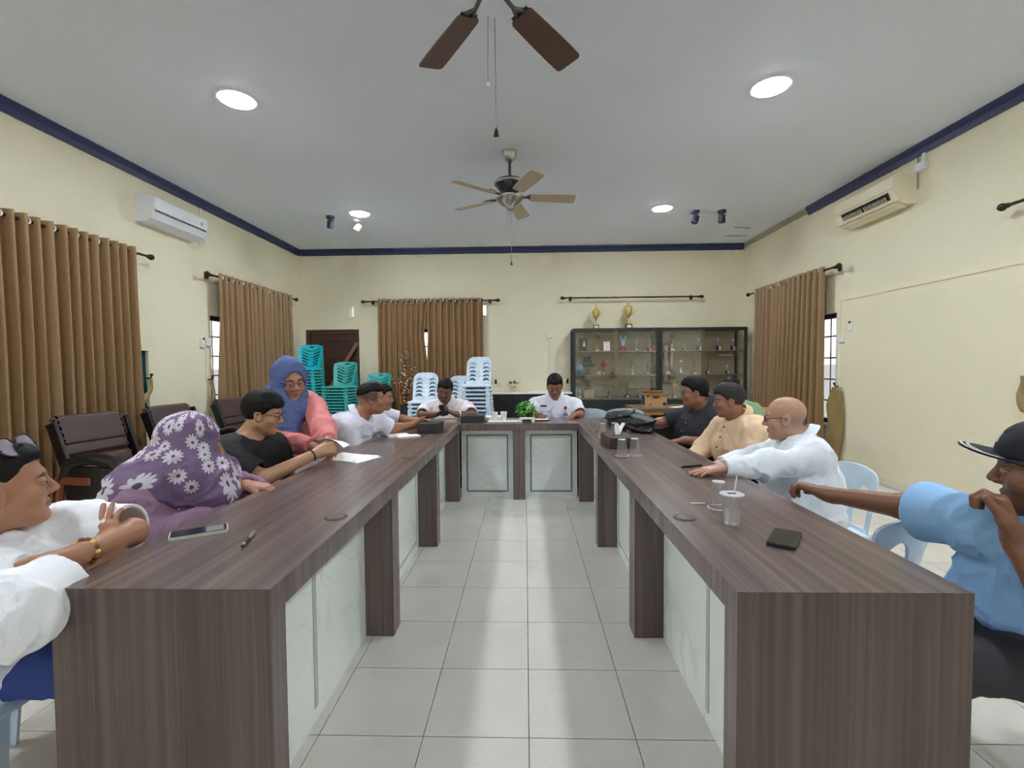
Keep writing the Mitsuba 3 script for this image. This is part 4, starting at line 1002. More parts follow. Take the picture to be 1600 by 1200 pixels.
tissue_box('dark grey tissue box on the left table', [-.90, 3.88, ZT+.0005], [-.725, 4.10, ZT+.085], 'dark_box', -4, False)
tissue_box('low dark box on the head table by the white cups', [-.645, 4.62, ZT+.0005], [-.41, 4.82, ZT+.07], 'dark_box', 0, False)

def book(label, x, y, a, w, l, h, cover, name='notebook'):
    k = thing(name, label, 'notebook'); t = at(x, y, ZT+.0005, a)
    part(k, 'cover', cat(bx([-w/2, -l/2, 0], [w/2, l/2, .0015]), bx([-w/2, -l/2, h-.0015], [w/2, l/2, h])), cover, tw=t)
    part(k, 'pages', bx([-w/2+.003, -l/2+.003, .0015], [w/2-.003, l/2-.003, h-.0015]), 'paper', tw=t)
book('white notebook lying open, left half, before the man in uniform', -1.035, 3.755, -58, .11, .17, .014, 'paper')
book('white notebook lying beside the open one, right half', -.935, 3.71, -58, .10, .17, .010, 'paper')
book('tan notebook on the left corner of the head table', -.755, 4.73, 20, .11, .15, .012, 'desk_wood')
single('name_card', rot(mv(bx([-.07, -.045, 0], [.07, .045, .004]), -.99, 4.25, ZT+.0005), 15, about=(-.99, 4.25, 0)), 'paper', 'white card beside the clasped hands on the left', 'card')
dc = thing('document', 'white sheets of paper in front of the young man in black', 'paper')
for i, (x, y, a) in enumerate(((-1.07, 2.83, 68), (-1.085, 2.845, 76), (-1.10, 2.85, 64))): part(dc, 'sheet', rot(mv(bx([-.105, -.148, 0], [.105, .148, .0012]), x, y, ZT+.0005+.0014*i), a, about=(x, y, 0)), 'paper')

# head table objects
kt = thing('document', 'stack of white papers lying behind the white cups on the head table', 'papers')
for i in range(3): part(kt, 'sheet', rot(mv(bx([-.12, -.09, 0], [.12, .09, .012]), -.33, 4.90, ZT+.0005+.0125*i), 3*i, about=(-.33, 4.9, 0)), 'paper')
tr = thing('tray', 'flat white tray under the white cups on the head table', 'tray'); part(tr, 'plate', bx([-.38, 4.63, ZT+.0005], [-.05, 4.79, ZT+.010], .004), 'white_paint')
for i, x in enumerate((-.31, -.22)):
    k = thing('white_cup', f'white paper cup on the white tray, {("left","right")[i]} one', 'cup'); part(k, 'cup', lathe([(0, .002), (.026, 0), (.034, .085), (.037, .087), (.031, .084), (.022, .01), (0, .008)], 20, (x, 4.71+.03*i, ZT+.0105)), 'white_paint', smooth=35)
wp = thing('potted_plant', 'bright green leafy plant in a black and white pot on the head table', 'plant')
part(wp, 'pot', lathe([(.05, 0), (.06, .03), (.068, .085), (.058, .085), (.05, .06)], 20, (.005, 4.86, ZT+.0005)), 'black_plastic', smooth=35)
leafy(wp, (.005, 4.86, ZT+.115), .085, 170, 9, .042, .036, 'leaf_bright', .05, True)
bt = thing('white_block', 'white notched plastic stand in front of the green plant', 'stand')
part(bt, 'block', cat(bx([-.06, 4.60, ZT+.0005], [-.03, 4.66, ZT+.04], .004), bx([.06, 4.60, ZT+.0005], [.09, 4.66, ZT+.04], .004), bx([-.06, 4.60, ZT+.03], [.09, 4.66, ZT+.05], .004)), 'white_paint')
ln = thing('notebook', 'dark open notebook under the hand of the man at the head', 'notebook'); t = at(.165, 4.86, ZT+.0005, 4)
part(ln, 'cover', bx([-.075, -.10, 0], [.075, .10, .010], .002), 'tissue_brown', tw=t); part(ln, 'upright_cover', rot(bx([-.078, -.10, .0], [-.074, .10, .095]), -6, (0, 1, 0), (-.076, 0, 0)), 'pot_cream', tw=t); part(ln, 'pages', bx([-.068, -.095, .010], [.068, .095, .013]), 'paper', tw=t)

# black shoulder bag and sleeve of cloth on the right table
mat('bag_black', rgb(26, 27, 33), rough=0.5)
bg = thing('bag', 'black crumpled leather bag lying on the right table', 'bag')
m = trimesh.creation.icosphere(subdivisions=4, radius=1.0); v = np.array(m.vertices); v *= (1+.42*(meshkit.fbm(v*2.2, 3, 3)-.5))[:, None]
v = np.sign(v)*np.abs(v)**.85; v *= [.15, .40, .085]; v[:, 2] = np.maximum(v[:, 2]+.06, 0); m.vertices = v
part(bg, 'pouch', rot(mv(m, .915, 4.20, ZT+.0005), 8, about=(.9, 4.3, 0)), 'bag_black', smooth=True)
part(bg, 'strap', tube([[.80, 4.55, ZT+.10], [.74, 4.35, ZT+.075], [.78, 4.1, ZT+.10], [.86, 3.95, ZT+.13], [.97, 4.2, ZT+.155]], .012, 8), 'bag_black', smooth=True)
part(bg, 'buckle', lathe([(.012, 0), (.014, .004), (.012, .008)], 10, (.80, 4.0, ZT+.13)), 'steel')

hp = thing('document', 'white sheet of paper passed between the standing woman and the young man', 'paper')
part(hp, 'sheet', solidify(grid(lambda u, v: (-1.20+.16*u, 2.74-.10*v+.02*np.sin(u*3), .845+.05*v*(1-u)+.022*np.sin(u*PI)), 10, 6), .0015), 'paper', smooth=60)
# ---------------------------------------------------------------- people: implicit bodies meshed with surface nets
class Field:
    def __init__(s, lo, hi, h):
        s.lo, s.h = np.array(lo, float), float(h)
        s.n = np.ceil((np.array(hi, float)-s.lo)/h).astype(int)+1
        s.f = np.full(s.n, 1.0, np.float32)
    def window(s, lo, hi, pad):
        a = np.clip(np.floor((np.array(lo)-pad-s.lo)/s.h).astype(int), 0, s.n-1); b = np.clip(np.ceil((np.array(hi)+pad-s.lo)/s.h).astype(int)+1, 1, s.n)
        if (b <= a).any(): return None
        x, y, z = (np.float32(s.lo[i])+np.arange(a[i], b[i], dtype=np.float32)*np.float32(s.h) for i in range(3))
        return (slice(a[0], b[0]), slice(a[1], b[1]), slice(a[2], b[2])), x[:, None, None], y[None, :, None], z[None, None, :]
    def merge(s, w, d, k, mode):
        a = s.f[w]
        if mode == 'u':
            if k > 0: q = np.maximum(k-np.abs(a-d), 0)/k; s.f[w] = np.minimum(a, d)-q*q*k*.25
            else: s.f[w] = np.minimum(a, d)
        else:
            if k > 0: q = np.maximum(k-np.abs(a+d), 0)/k; s.f[w] = np.maximum(a, -d)+q*q*k*.25
            else: s.f[w] = np.maximum(a, -d)
    def cone(s, a, b, ra, rb, k=0.0, mode='u', cut=None):
        """cut: (point, normal): keeps what lies behind the plane."""
        a, b = np.array(a, float), np.array(b, float); r = max(ra, rb)
        w = s.window(np.minimum(a, b)-r, np.maximum(a, b)+r, k+2.5*s.h)
        if w is None: return
        sl, x, y, z = w; ab = b-a; L2 = max(ab@ab, 1e-9)
        px, py, pz = x-a[0], y-a[1], z-a[2]
        t = np.clip((px*ab[0]+py*ab[1]+pz*ab[2])/L2, 0, 1)
        d = np.sqrt((px-t*ab[0])**2+(py-t*ab[1])**2+(pz-t*ab[2])**2)-(ra+(rb-ra)*t)
        if cut is not None:
            c, n = np.array(cut[0]), np.array(cut[1]); d = np.maximum(d, (x-c[0])*n[0]+(y-c[1])*n[1]+(z-c[2])*n[2])
        s.merge(sl, d.astype(np.float32), k, mode)
    def chain(s, pts, rs, k=0.0, **kw):
        for i in range(len(pts)-1): s.cone(pts[i], pts[i+1], rs[i], rs[i+1], k, **kw)
    def mesh(s):
        f, h = s.f, s.h; S = f < 0; c = np.zeros(np.array(f.shape)-1, np.uint8)
        for o in np.ndindex(2, 2, 2): c += S[o[0]:f.shape[0]-1+o[0], o[1]:f.shape[1]-1+o[1], o[2]:f.shape[2]-1+o[2]]
        I = np.argwhere((c > 0) & (c < 8)); idg = np.full(c.shape, -1, np.int32); idg[tuple(I.T)] = np.arange(len(I))
        V, N = np.zeros((len(I), 3)), np.zeros(len(I)); val = {o: f[I[:, 0]+o[0], I[:, 1]+o[1], I[:, 2]+o[2]] for o in np.ndindex(2, 2, 2)}
        for o in np.ndindex(2, 2, 2):
            for ax in range(3):
                if o[ax]: continue
                q = list(o); q[ax] = 1; A, B = val[o], val[tuple(q)]; m = (A < 0) != (B < 0)
                t = A[m]/(A[m]-B[m]); P = np.tile(np.array(o, float), (m.sum(), 1)); P[:, ax] = t; V[m] += P; N[m] += 1
        V = s.lo+(I+V/N[:, None])*h; F = []
        for ax in range(3):
            u, v = (ax+1) % 3, (ax+2) % 3
            a = [slice(None)]*3; b = [slice(None)]*3; a[ax] = slice(0, -1); b[ax] = slice(1, None)
            A, B = S[tuple(a)], S[tuple(b)]; E = np.argwhere(A != B); E = E[(E[:, u] > 0) & (E[:, v] > 0) & (E[:, u] < f.shape[u]-1) & (E[:, v] < f.shape[v]-1)]
            du, dv = np.zeros(3, int), np.zeros(3, int); du[u] = 1; dv[v] = 1
            q = np.stack([idg[tuple((E-du-dv).T)], idg[tuple((E-dv).T)], idg[tuple(E.T)], idg[tuple((E-du).T)]], 1)
            fl = ~A[tuple(E.T)]; q[fl] = q[fl][:, ::-1]; F.append(q)
        F = np.vstack(F); F = np.vstack([F[:, [0, 1, 2]], F[:, [0, 2, 3]]])
        m = trimesh.Trimesh(V, F, process=False)
        return m

def ell(x, y, z, c, r):
    X, Y, Z = (x-c[0])/r[0], (y-c[1])/r[1], (z-c[2])/r[2]; k0 = np.sqrt(X*X+Y*Y+Z*Z); k1 = np.sqrt((X/r[0])**2+(Y/r[1])**2+(Z/r[2])**2)+1e-6
    return k0*(k0-1)/k1
def capd(x, y, z, a, b, ra, rb):
    a, b = np.array(a, float), np.array(b, float); ab = b-a; px, py, pz = x-a[0], y-a[1], z-a[2]
    t = np.clip((px*ab[0]+py*ab[1]+pz*ab[2])/(ab@ab), 0, 1)
    return np.sqrt((px-t*ab[0])**2+(py-t*ab[1])**2+(pz-t*ab[2])**2)-(ra+(rb-ra)*t)
def smin(a, b, k): q = np.maximum(k-np.abs(a-b), 0)/k; return np.minimum(a, b)-q*q*k*.25
def smax(a, b, k): return -smin(-a, -b, k)

def head_sdf(x, y, z, o):
    """Local frame: face towards +y, z up, eyes at z = 0. o: per-person options."""
    ax = np.abs(x); fw = o.get('fat', 1.0)
    d = ell(x, y, z, (0, -.012, .030), (.077, .098, .087))
    d = smin(d, ell(x, y, z, (0, .028, -.045), (.061*fw, .062, .078)), .035)
    d = smin(d, capd(ax, y, z, (.050*fw, -.002, -.062), (.012, .064, -.100), .020, .021), .03)
    d = smin(d, ell(ax, y, z, (.040*fw, .055, -.032), (.026, .028, .026)), .022)
    d = smin(d, capd(ax, y, z, (0, .083, .024), (.040, .070, .022), .011, .010), .018)
    d = smin(d, ell(x, y, z, (0, .077, -.104), (.020, .016, .015)), .014)
    d = smax(d, -ell(ax, y, z, (.032, .108, .0), (.019, .020, .013)), .014)
    nose = smin(capd(x, y, z, (0, .089, .008), (0, .1085, -.028), .0075, .0115), ell(ax, y, z, (.0135, .098, -.033), (.0100, .011, .0088)), .007)
    d = smin(d, nose, .011)
    d = smax(d, -ell(ax, y, z, (.0065, .108, -.0425), (.0035, .005, .005)), .003)
    d = smin(d, ell(ax, y, z, (.032, .0795, .004), (.0170, .0135, .0088)), .004)
    d = smin(d, ell(x, y, z, (0, .0865, -.0615), (.0245, .0115, .0062)), .005)
    d = smin(d, ell(x, y, z, (0, .0855, -.0735), (.021, .0115, .0072)), .004)
    if o.get('open', 0): d = smax(d, -ell(x, y, z, (0, .098, -.067), (.018, .012, .0035)), .003)
    ear = ell(ax, y*.96+z*.28, z*.96-y*.28, (.0775, -.014, -.009), (.0115, .021, .033))
    ear = smax(ear, -ell(ax, y*.96+z*.28, z*.96-y*.28, (.087, -.010, -.008), (.009, .012, .022)), .004)
    if o.get('ears', 1): d = smin(d, ear, .006)
    return d

def rotm(yaw, pitch=0, roll=0):
    """Columns: right, forward, up of a head looking along yaw (degrees from +x towards +y), nodding down by pitch, tilting to its right by roll."""
    y, p, r = np.radians([yaw, pitch, roll])
    f = np.array([math.cos(y)*math.cos(p), math.sin(y)*math.cos(p), -math.sin(p)]); rt = np.array([math.sin(y), -math.cos(y), 0.0]); u = np.cross(rt, f)
    return np.stack([rt*math.cos(r)-u*math.sin(r), f, u*math.cos(r)+rt*math.sin(r)], 1)

class Head:
    def __init__(s, c, yaw, pitch, roll, sc): s.c, s.R, s.s = np.array(c, float), rotm(yaw, pitch, roll), sc
    def loc(s, x, y, z):
        X, Y, Z = x-s.c[0], y-s.c[1], z-s.c[2]; R = s.R.T/s.s
        return (R[i, 0]*X+R[i, 1]*Y+R[i, 2]*Z for i in range(3))
    def pt(s, p): return s.c+s.R@(np.array(p, float)*s.s)
    def local(s, v): return (np.asarray(v)-s.c)@s.R/s.s
    def put(s, F, fn, lo, hi, k=0.0, mode='u'):
        c = np.array([s.pt([a, b, d]) for a in (lo[0], hi[0]) for b in (lo[1], hi[1]) for d in (lo[2], hi[2])])
        w = F.window(c.min(0), c.max(0), k+2*F.h)
        if w is None: return
        sl, x, y, z = w; F.merge(sl, (fn(*s.loc(x, y, z))*s.s).astype(np.float32), k, mode)
    def place(s, m):
        m = m.copy(); m.vertices = s.c+np.array(m.vertices)@s.R.T*s.s; return m

def unit(v): v = np.array(v, float); return v/np.linalg.norm(v)

def hand(F, W, D, N, side, curl=(25, 25, 25, 25), spread=5, thumb=(35, 20), sc=1.0, k=.006):
    """W wrist, D towards the knuckles, N out of the palm, side +1 left, -1 right. curl: degrees at each knuckle of the four fingers."""
    D = unit(D); N = np.array(N, float); N = unit(N-D*(N@D)); Tn = np.cross(N, D)*side
    def P(a, b, c=0): return np.array(W)+(D*a+Tn*b+N*c)*sc
    bases = [(.088, .027), (.092, .009), (.088, -.010), (.080, -.027)]; lens = [.072, .079, .073, .058]; rad = [.0092, .0095, .009, .008]
    for (a, b), r in zip(bases, rad): F.cone(P(.005, b*.55), P(a, b), .0175*sc, .0125*sc, .012*sc)
    F.cone(P(-.02, 0), P(.02, 0), .024*sc, .020*sc, .015*sc)
    F.cone(P(.02, .022, .004), P(.045, .036, .010), .016*sc, .0145*sc, .012*sc)
    for q, ((a, b), L, r) in enumerate(zip(bases, lens, rad)):
        p = P(a-.004, b); ang = math.radians(spread*(1.5-q)*.9); d0 = D*math.cos(ang)+Tn*math.sin(ang); c = np.radians(curl[q]) if np.ndim(curl[q]) == 0 else None
        cs = [c*.8, c*1.9, c*2.6] if c is not None else list(np.radians(curl[q]))
        for seg, (fr, th) in enumerate(zip((.45, .30, .25), cs)):
            dd = d0*math.cos(th)+N*math.sin(th); e = p+dd*L*fr*sc
            F.cone(p, e, r*sc*(1-.07*seg), r*sc*(.93-.08*seg), k*sc if seg == 0 else .002); p = e
    t1, t2 = np.radians(thumb); p = P(.040, .034, .008)
    d1 = D*math.cos(t1)+Tn*math.sin(t1)+N*.25; d1 = unit(d1); e = p+d1*.036*sc; F.cone(p, e, .0125*sc, .0105*sc, .008*sc)
    d2 = unit(d1*math.cos(t2)+(D*.6-Tn*.5+N*.4)*math.sin(t2)); F.cone(e, e+d2*.030*sc, .0105*sc, .0082*sc, .002)

def folds(m, amp, freq, seed, stretch=(1, 1, .55), tips=()):
    v = np.array(m.vertices); n = np.array(m.vertex_normals)
    for t, r in tips: amp = amp*np.clip((np.linalg.norm(v-t, axis=1)-r*1.05)/.06, .08, 1)
    p = v*freq*np.array(stretch); p = p+1.2*(meshkit.fbm(v*freq*.5, 2, seed+9)[:, None]-.5)
    r = 1-np.abs(2*meshkit.fbm(p, 3, seed)-1); r2 = 1-np.abs(2*meshkit.fbm(p*[2.1, 2.1, 3.2]+5, 2, seed+4)-1)
    m.vertices = v+n*(amp*(r**3-.35)+.45*amp*(r2**4-.3))[:, None]
    return m

PEOPLE = []
_skin = {}
def skin_mat(): return 'skin'
scene['skin'] = {'type': 'principled', 'base_color': {'type': 'mesh_attribute', 'name': 'vertex_color'}, 'roughness': 0.45, 'specular': 0.45}
mat('eyeball', {'type': 'mesh_attribute', 'name': 'vertex_color'}, rough=0.15)
mat('hair_black', rgb(19, 17, 18), rough=0.62, spec=0.22)
mat('hair_grey', rgb(50, 48, 50), rough=0.65, spec=0.22)
mat('lens_frame', rgb(36, 26, 24), rough=0.3)
mat('trouser_dark', rgb(52, 52, 56), rough=0.85)
mat('trouser_black', rgb(26, 27, 32), rough=0.85)
mat('jeans_blue', rgb(46, 66, 130), rough=0.85)
mat('shoe_black', rgb(24, 22, 22), rough=0.4)
def cloth(key, c, var=.025, rough=.8, sheen=.3):
    c = np.array(rgb(*c))
    return mat(key, proc(lambda p, n, uv: mi.Color3f(*[float(q) for q in c])*(1-var+2*var*noise(p.x*220, p.y*220, p.z*220))), rough=rough, sheen=sheen)

def person(label, spec):
    o = spec; k = thing('person', label, 'person', None); h = o.get('res', .0045); hc = o.get('cres', .008); sc = o.get('s', 1.0)
    H = Head(o['head'], *o['face'], o.get('hs', 1.06)); seed = o.get('seed', 1)
    J = {j: np.array(o[j], float) for j in ('neck', 'pelvis', 'shL', 'shR', 'elL', 'elR', 'wrL', 'wrR')}
    L = J['shL']-J['shR']; L[2] = 0; L = unit(L); Fw = np.cross(L, [0, 0, 1.0]); b = o.get('bulk', 1.0)
    pts = [J[j] for j in J if j != 'pelvis']+[H.c]
    # ---- body: head, neck, arms, hands and chest, one surface
    lo, hi = np.min(pts, 0)-.24, np.max(pts, 0)+.24
    B = Field(lo, hi, h)
    fc = o.get('facecut')
    H.put(B, lambda x, y, z: head_sdf(x, y, z, o), (-.095, -.115, -.125), (.095, .13, .122))
    nk = H.pt([0, -.022, -.075]); nr = .053*sc*o.get('neckr', 1.0)
    B.cone(nk, J['neck'], nr, nr*1.12, .03)
    mid = J['neck']*.6+J['pelvis']*.4
    B.cone(J['neck']-[0, 0, .02], J['shL'], .05*sc, .05*sc, .04); B.cone(J['neck']-[0, 0, .02], J['shR'], .05*sc, .05*sc, .04); B.cone(J['neck']-[0, 0, .04], mid, .08*sc, .09*sc, .05)
    ar = o.get('arm', 1.0)*sc
    for s_, sg in (('L', 1), ('R', -1)):
        B.cone(J['sh'+s_], J['el'+s_], .050*ar, .041*ar, .03); B.cone(J['el'+s_], J['wr'+s_], .042*ar, .027*ar, .02)
        hd = o.get('hand'+s_)
        if hd: hand(B, J['wr'+s_], hd['D'], hd['N'], sg, hd.get('curl', (25,)*4), hd.get('spread', 5), hd.get('thumb', (35, 20)), o.get('hand', 1.0)*sc)
    m = B.mesh(); v = np.array(m.vertices); q = H.local(v)
    base = np.array(rgb(*o.get('skin', (150, 108, 84)))); col = np.tile(base, (len(v), 1))*(1+.10*(meshkit.fbm(v*14, 3, seed)-.5))[:, None]
    inh = (np.abs(q) < [.10, .14, .13]).all(1); x, y, z = np.abs(q[:, 0]), q[:, 1], q[:, 2]
    def tint(w, c): col[:] = col*(1-w[:, None])+np.array(c)*w[:, None]
    sm = lambda a, b_, t: np.clip((t-a)/(b_-a), 0, 1)
    lips = inh*sm(1.25, .9, ((x)/.025)**2+((z+.067)/.0125)**2)*(y > .07); tint(lips*.75, np.array(rgb(*o.get('lips', (132, 84, 74)))))
    brow = inh*sm(1.3, .8, ((x-.032)/.020)**2+((z-.0215+.12*np.abs(x-.030))/.0048)**2)*(y > .05); tint(brow*.85, rgb(*o.get('browc', (32, 26, 24))))
    if o.get('stubble'): tint(inh*sm(-.035, -.055, z)*sm(.0, .03, y)*(lips < .2)*o['stubble'], rgb(40, 34, 32))
    if o.get('moustache'): tint(inh*sm(1.3, .8, (x/.026)**2+((z+.0525)/.007)**2)*(y > .07)*o['moustache'], rgb(30, 25, 23))
    if o.get('goatee'): tint(inh*sm(1.3, .7, (x/.02)**2+((z+.102)/.016)**2)*(y > .05)*o['goatee'], rgb(30, 25, 23))
    if o.get('fuzz'): tint(inh*sm(.035, -.005, z-.25*np.maximum(-y, 0)*0)*sm(.03, -.0, y)*sm(-.075, -.045, z)*(x < .083)*o['fuzz'], rgb(120, 112, 108))
    if o.get('fade'): tint(inh*sm(.075, .055, z)*sm(-.035, .0, z+.25*np.clip(y, -.1, 0)*1.0)*sm(.052, .035, y)*o['fade'], rgb(44, 36, 34))
    part(k, 'body', m, 'skin', smooth=True, color=np.clip(col, 0, 1))
    # ---- eyes
    g = np.array(o.get('gaze', (0, 1, -.1)), float); g = unit(g)
    for sx in (-1, 1):
        e = trimesh.creation.icosphere(subdivisions=3 if h < .005 else 2, radius=.0122); ev = np.array(e.vertices)/.0122; ca = ev@g
        ec = np.where((ca > .86)[:, None], [.018, .012, .010], [.26, .23, .21]); e.vertices = ev*[.0122, .0122, .0100]+[sx*.032, .0808, -.0035]
        if not o.get('eyes_shut'): part(k, 'eye', H.place(e), 'eyeball', smooth=True, color=ec)
    # ---- hair
    hs = o.get('hair')
    if hs:
        G = Field(H.c-.22, H.c+.24, max(h, .005)); th = o.get('hairth', .010); top = o.get('hairtop', .016)
        def hair(x, y, z):
            a = smin(ell(x, y, z, (0, -.014, .030), (.078+th*.6, .100+th, .088+th)), ell(x, y, z, (0, .004, .060), (.064+top*.5, .084+top*.6, .056+top)), .03)
            fr = o.get('fringe', .070)
            zl = np.interp(np.asarray(y), [-.12, -.07, -.03, -.005, .012, .035, .05, .075, .12], o.get('line', [-.055, -.055, -.035, .020, -.012, .028, fr-.012, fr, fr]))
            nz = .0009*np.sin(190*x+45*y+3*np.sin(60*z))+.0014*np.sin(22*z+9*x+35*y)
            return smax(a+np.clip(.022-(z-zl), 0, .03)*.42, zl-z, .010)+nz
        H.put(G, hair, (-.12, -.14, -.1), (.12, .14, .16))
        if hs == 'tied': H.put(G, lambda x, y, z: smin(ell(x, y, z, (0, -.115, -.02), (.034, .034, .045)), ell(x, y, z, (.02, -.10, -.12), (.03, .03, .085)), .03), (-.06, -.16, -.22), (.06, -.05, .05), .02)
        part(k, 'hair', G.mesh(), o.get('haircol', 'hair_black'), smooth=True)
    # ---- shirt
    if o.get('shirt'):
        hw = .155*sc
        C = J['neck']*.78+J['pelvis']*.22; C2 = J['neck']*.52+J['pelvis']*.48+Fw*o.get('belly', .02); P0 = J['pelvis']+[0, 0, .03]
        S = Field(np.min(list(J.values()), 0)-.30, np.max(list(J.values()), 0)+.22, hc); ex = .012*sc
        wl = [(C, .085*sc*o.get('wide', 1), .115*sc), (C2, .075*sc*b, .125*sc*b), (P0, .085*sc*b, .135*sc*b)]
        for (c, w, r), (c2, w2, r2) in zip(wl[:-1], wl[1:]):
            for t in (-1, 0, 1): S.cone(c+L*w*t, c2+L*w2*t, r+ex, r2+ex, .05)
        tips = []
        for s_ in 'LR':
            S.cone(J['neck']-[0, 0, .045], J['sh'+s_], .062*sc+ex, .058*sc+ex, .05); S.cone(C, J['sh'+s_]-[0, 0, .03], .085*sc, .05*sc, .05)
            a, e, w_ = J['sh'+s_], J['el'+s_], J['wr'+s_]; sl = o.get('sleeve', 'short'); r0, r1 = .062*ar+ex*.6, (.062*ar+ex*o.get('loose', 1.0)); t = o.get('slen'+s_, o.get('slen', .82))
            wall = max(.011, 2.3*hc); rr = r1 if sl == 'short' else o.get('cuff', .042)*sc
            if sl == 'short' and t > 1:
                d = unit(w_-e); tip = e+(w_-e)*(t-1)
                S.cone(a, e, r0, r1, .035); S.cone(e, tip+d*.05, r1, r1, .03, cut=(tip, d)); S.cone(tip-d*.02, tip+d*.06, r1-wall, r1-wall, 0, 'd')
            elif sl == 'short':
                d = unit(e-a); tip = a+(e-a)*t; q = np.linalg.norm(tip-a); rt = r0+(r1-r0)*q/(q+.05); rr = rt
                S.cone(a, tip+d*.05, r0, r1, .035, cut=(tip, d)); S.cone(tip-d*.02, tip+d*.06, rt-wall, rt-wall, 0, 'd')
            else:
                d = unit(w_-e); tip = w_-d*.005; S.cone(a, e, r0, .056*ar+ex, .035)
                S.cone(e, tip+d*.03, .056*ar+ex, o.get('cuff', .042)*sc, .03, cut=(tip, d)); S.cone(tip-d*.02, tip+d*.04, o.get('cuff', .042)*sc-wall, o.get('cuff', .042)*sc-wall, 0, 'd')
            tips.append((tip, rr))
        ax = unit(nk-J['neck']); S.cone(J['neck']-ax*.03, nk, nr*1.12+.006, nr+.012, .012, 'd')
        if o.get('hem') is not None:
            w = S.window(S.lo, S.lo+S.n*S.h, 0); hz = o['hem']; S.f = np.maximum(S.f, (hz-w[3]).astype(np.float32))
        m = S.mesh(); m = folds(m, o.get('fold', .012)*sc, o.get('ffreq', 8), seed, tips=tips)
        part(k, o.get('shirtname', 'shirt'), m, o['shirt'], smooth=True)
        if o.get('collar'):
            f0 = Fw*1.0; up = unit(nk-J['neck']*1.0)
            a0 = unit(f0-up*(f0@up)); b0 = np.cross(up, a0); R0 = nr*1.12+.012; base = J['neck']+up*o.get('collary', .036)-a0*.004
            def col_fn(u, v):
                th = np.radians(16+u*328); fold = np.interp(v, [0, .45, 1], [0, 1, 0]); front = np.exp(-((np.minimum(u, 1-u))/.10)**2)
                r = R0+np.interp(v, [0, .45, .55, 1], [.002, .0, .007, .030])*(1+.35*front); hh = np.interp(v, [0, .45, .55, 1], [-.012, .030, .031, -.010])-front*np.interp(v, [0, .5, 1], [.018, .022, .055])
                P = base+(np.cos(th)*r*1.05)[..., None]*a0+(np.sin(th)*r*1.0)[..., None]*b0+hh[..., None]*up
                return P[..., 0], P[..., 1], P[..., 2]
            part(k, 'collar', solidify(grid(col_fn, 40, 8), .0035), o.get('collarmat', o['shirt']), smooth=60)
        o['_C'], o['_Fw'], o['_L'] = C, Fw, L
    # ---- legs
    if o.get('legs', 'sit'):
        Lg = Field(J['pelvis']-[.75, .75, J['pelvis'][2]], J['pelvis']+[.75, .75, .25], .012); kf = np.array(o.get('knee', Fw*.40), float); ft = []
        for t in (-1, 1):
            hip = J['pelvis']+L*o.get('hipw', .085)*t*sc-[0, 0, .0]
            if o.get('legs', 'sit') == 'sit': kn = hip+kf+L*o.get('kneew', .05)*t+[0, 0, .005]; kn[2] = o.get('kneez', .47); an = kn+kf*.05+[0, 0, 0]; an[2] = .09
            else: kn = hip+Fw*.03; kn[2] = hip[2]*.52; an = hip+L*.01*t-Fw*.02; an[2] = .09
            Lg.cone(hip, kn, .092*sc, .068*sc, .05); Lg.cone(kn, an, .068*sc, .050*sc, .03); ft.append(an)
        Lg.cone(J['pelvis']-L*.08, J['pelvis']+L*.08, .125*sc, .125*sc, .06); Lg.cone(J['pelvis'], J['pelvis']*.72+J['neck']*.28, .12*sc, .11*sc, .05)
        if o.get('skirt'): Lg.chain([J['pelvis'], (ft[0]+ft[1])/2+[0, 0, .06]], [.16, .2], .05)
        part(k, 'skirt' if o.get('skirt') else 'trousers', folds(Lg.mesh(), .010, 9, seed+3), o.get('trouser', 'trouser_black'), smooth=True)
        for an in ft:
            X = Fw; c = np.array([an[0], an[1], 0]); Q = Field(c-[.3, .3, .02], c+[.3, .3, .16], .012)
            Q.cone(c-X*.04+[0, 0, .045], c+X*.14+[0, 0, .035], .042, .036, .02); Q.cone(c-X*.02+[0, 0, .05], c-X*.01+[0, 0, .10], .045, .045, .03)
            w = Q.window(Q.lo, Q.lo+Q.n*Q.h, 0); Q.f = np.maximum(Q.f, (.004-w[3]).astype(np.float32))
            part(k, 'shoe', Q.mesh(), 'shoe_black', smooth=True)
    return k, H, J, Fw, L

def glasses(k, H, mk='lens_frame', r=.0016, w=.024, hgt=.017, y=.101, z=.0, up=0.0, lens='pane_glass', yb=-.02):
    ang = np.linspace(0, 2*PI, 21); fr = []
    for s in (-1, 1):
        P = [H.pt([s*.033+w*np.sign(math.cos(a))*abs(math.cos(a))**.7, y-.004*abs(math.cos(a)), z+hgt*np.sign(math.sin(a))*abs(math.sin(a))**.7]) for a in ang]
        fr.append(tube(P, r, 6, cap=False))
        ln = np.array(P[:-1]); c = ln.mean(0); f = [[i, (i+1) % 20, 20] for i in range(20)]
        part(k, 'lens', trimesh.Trimesh(np.vstack([ln, c]), f, process=False), lens)
        fr.append(tube([H.pt([s*(.033+w), y-.004, z+.004]), H.pt([s*.078, y-.03, z+.006]), H.pt([s*.080, .01, z+.006]), H.pt([s*.080, yb, z-.006])], r, 6))
    fr.append(tube([H.pt([-.010, y-.002, z+.004]), H.pt([0, y+.004, z+.007]), H.pt([.010, y-.002, z+.004])], r, 6))
    part(k, 'glasses', cat(fr), mk, smooth=40)

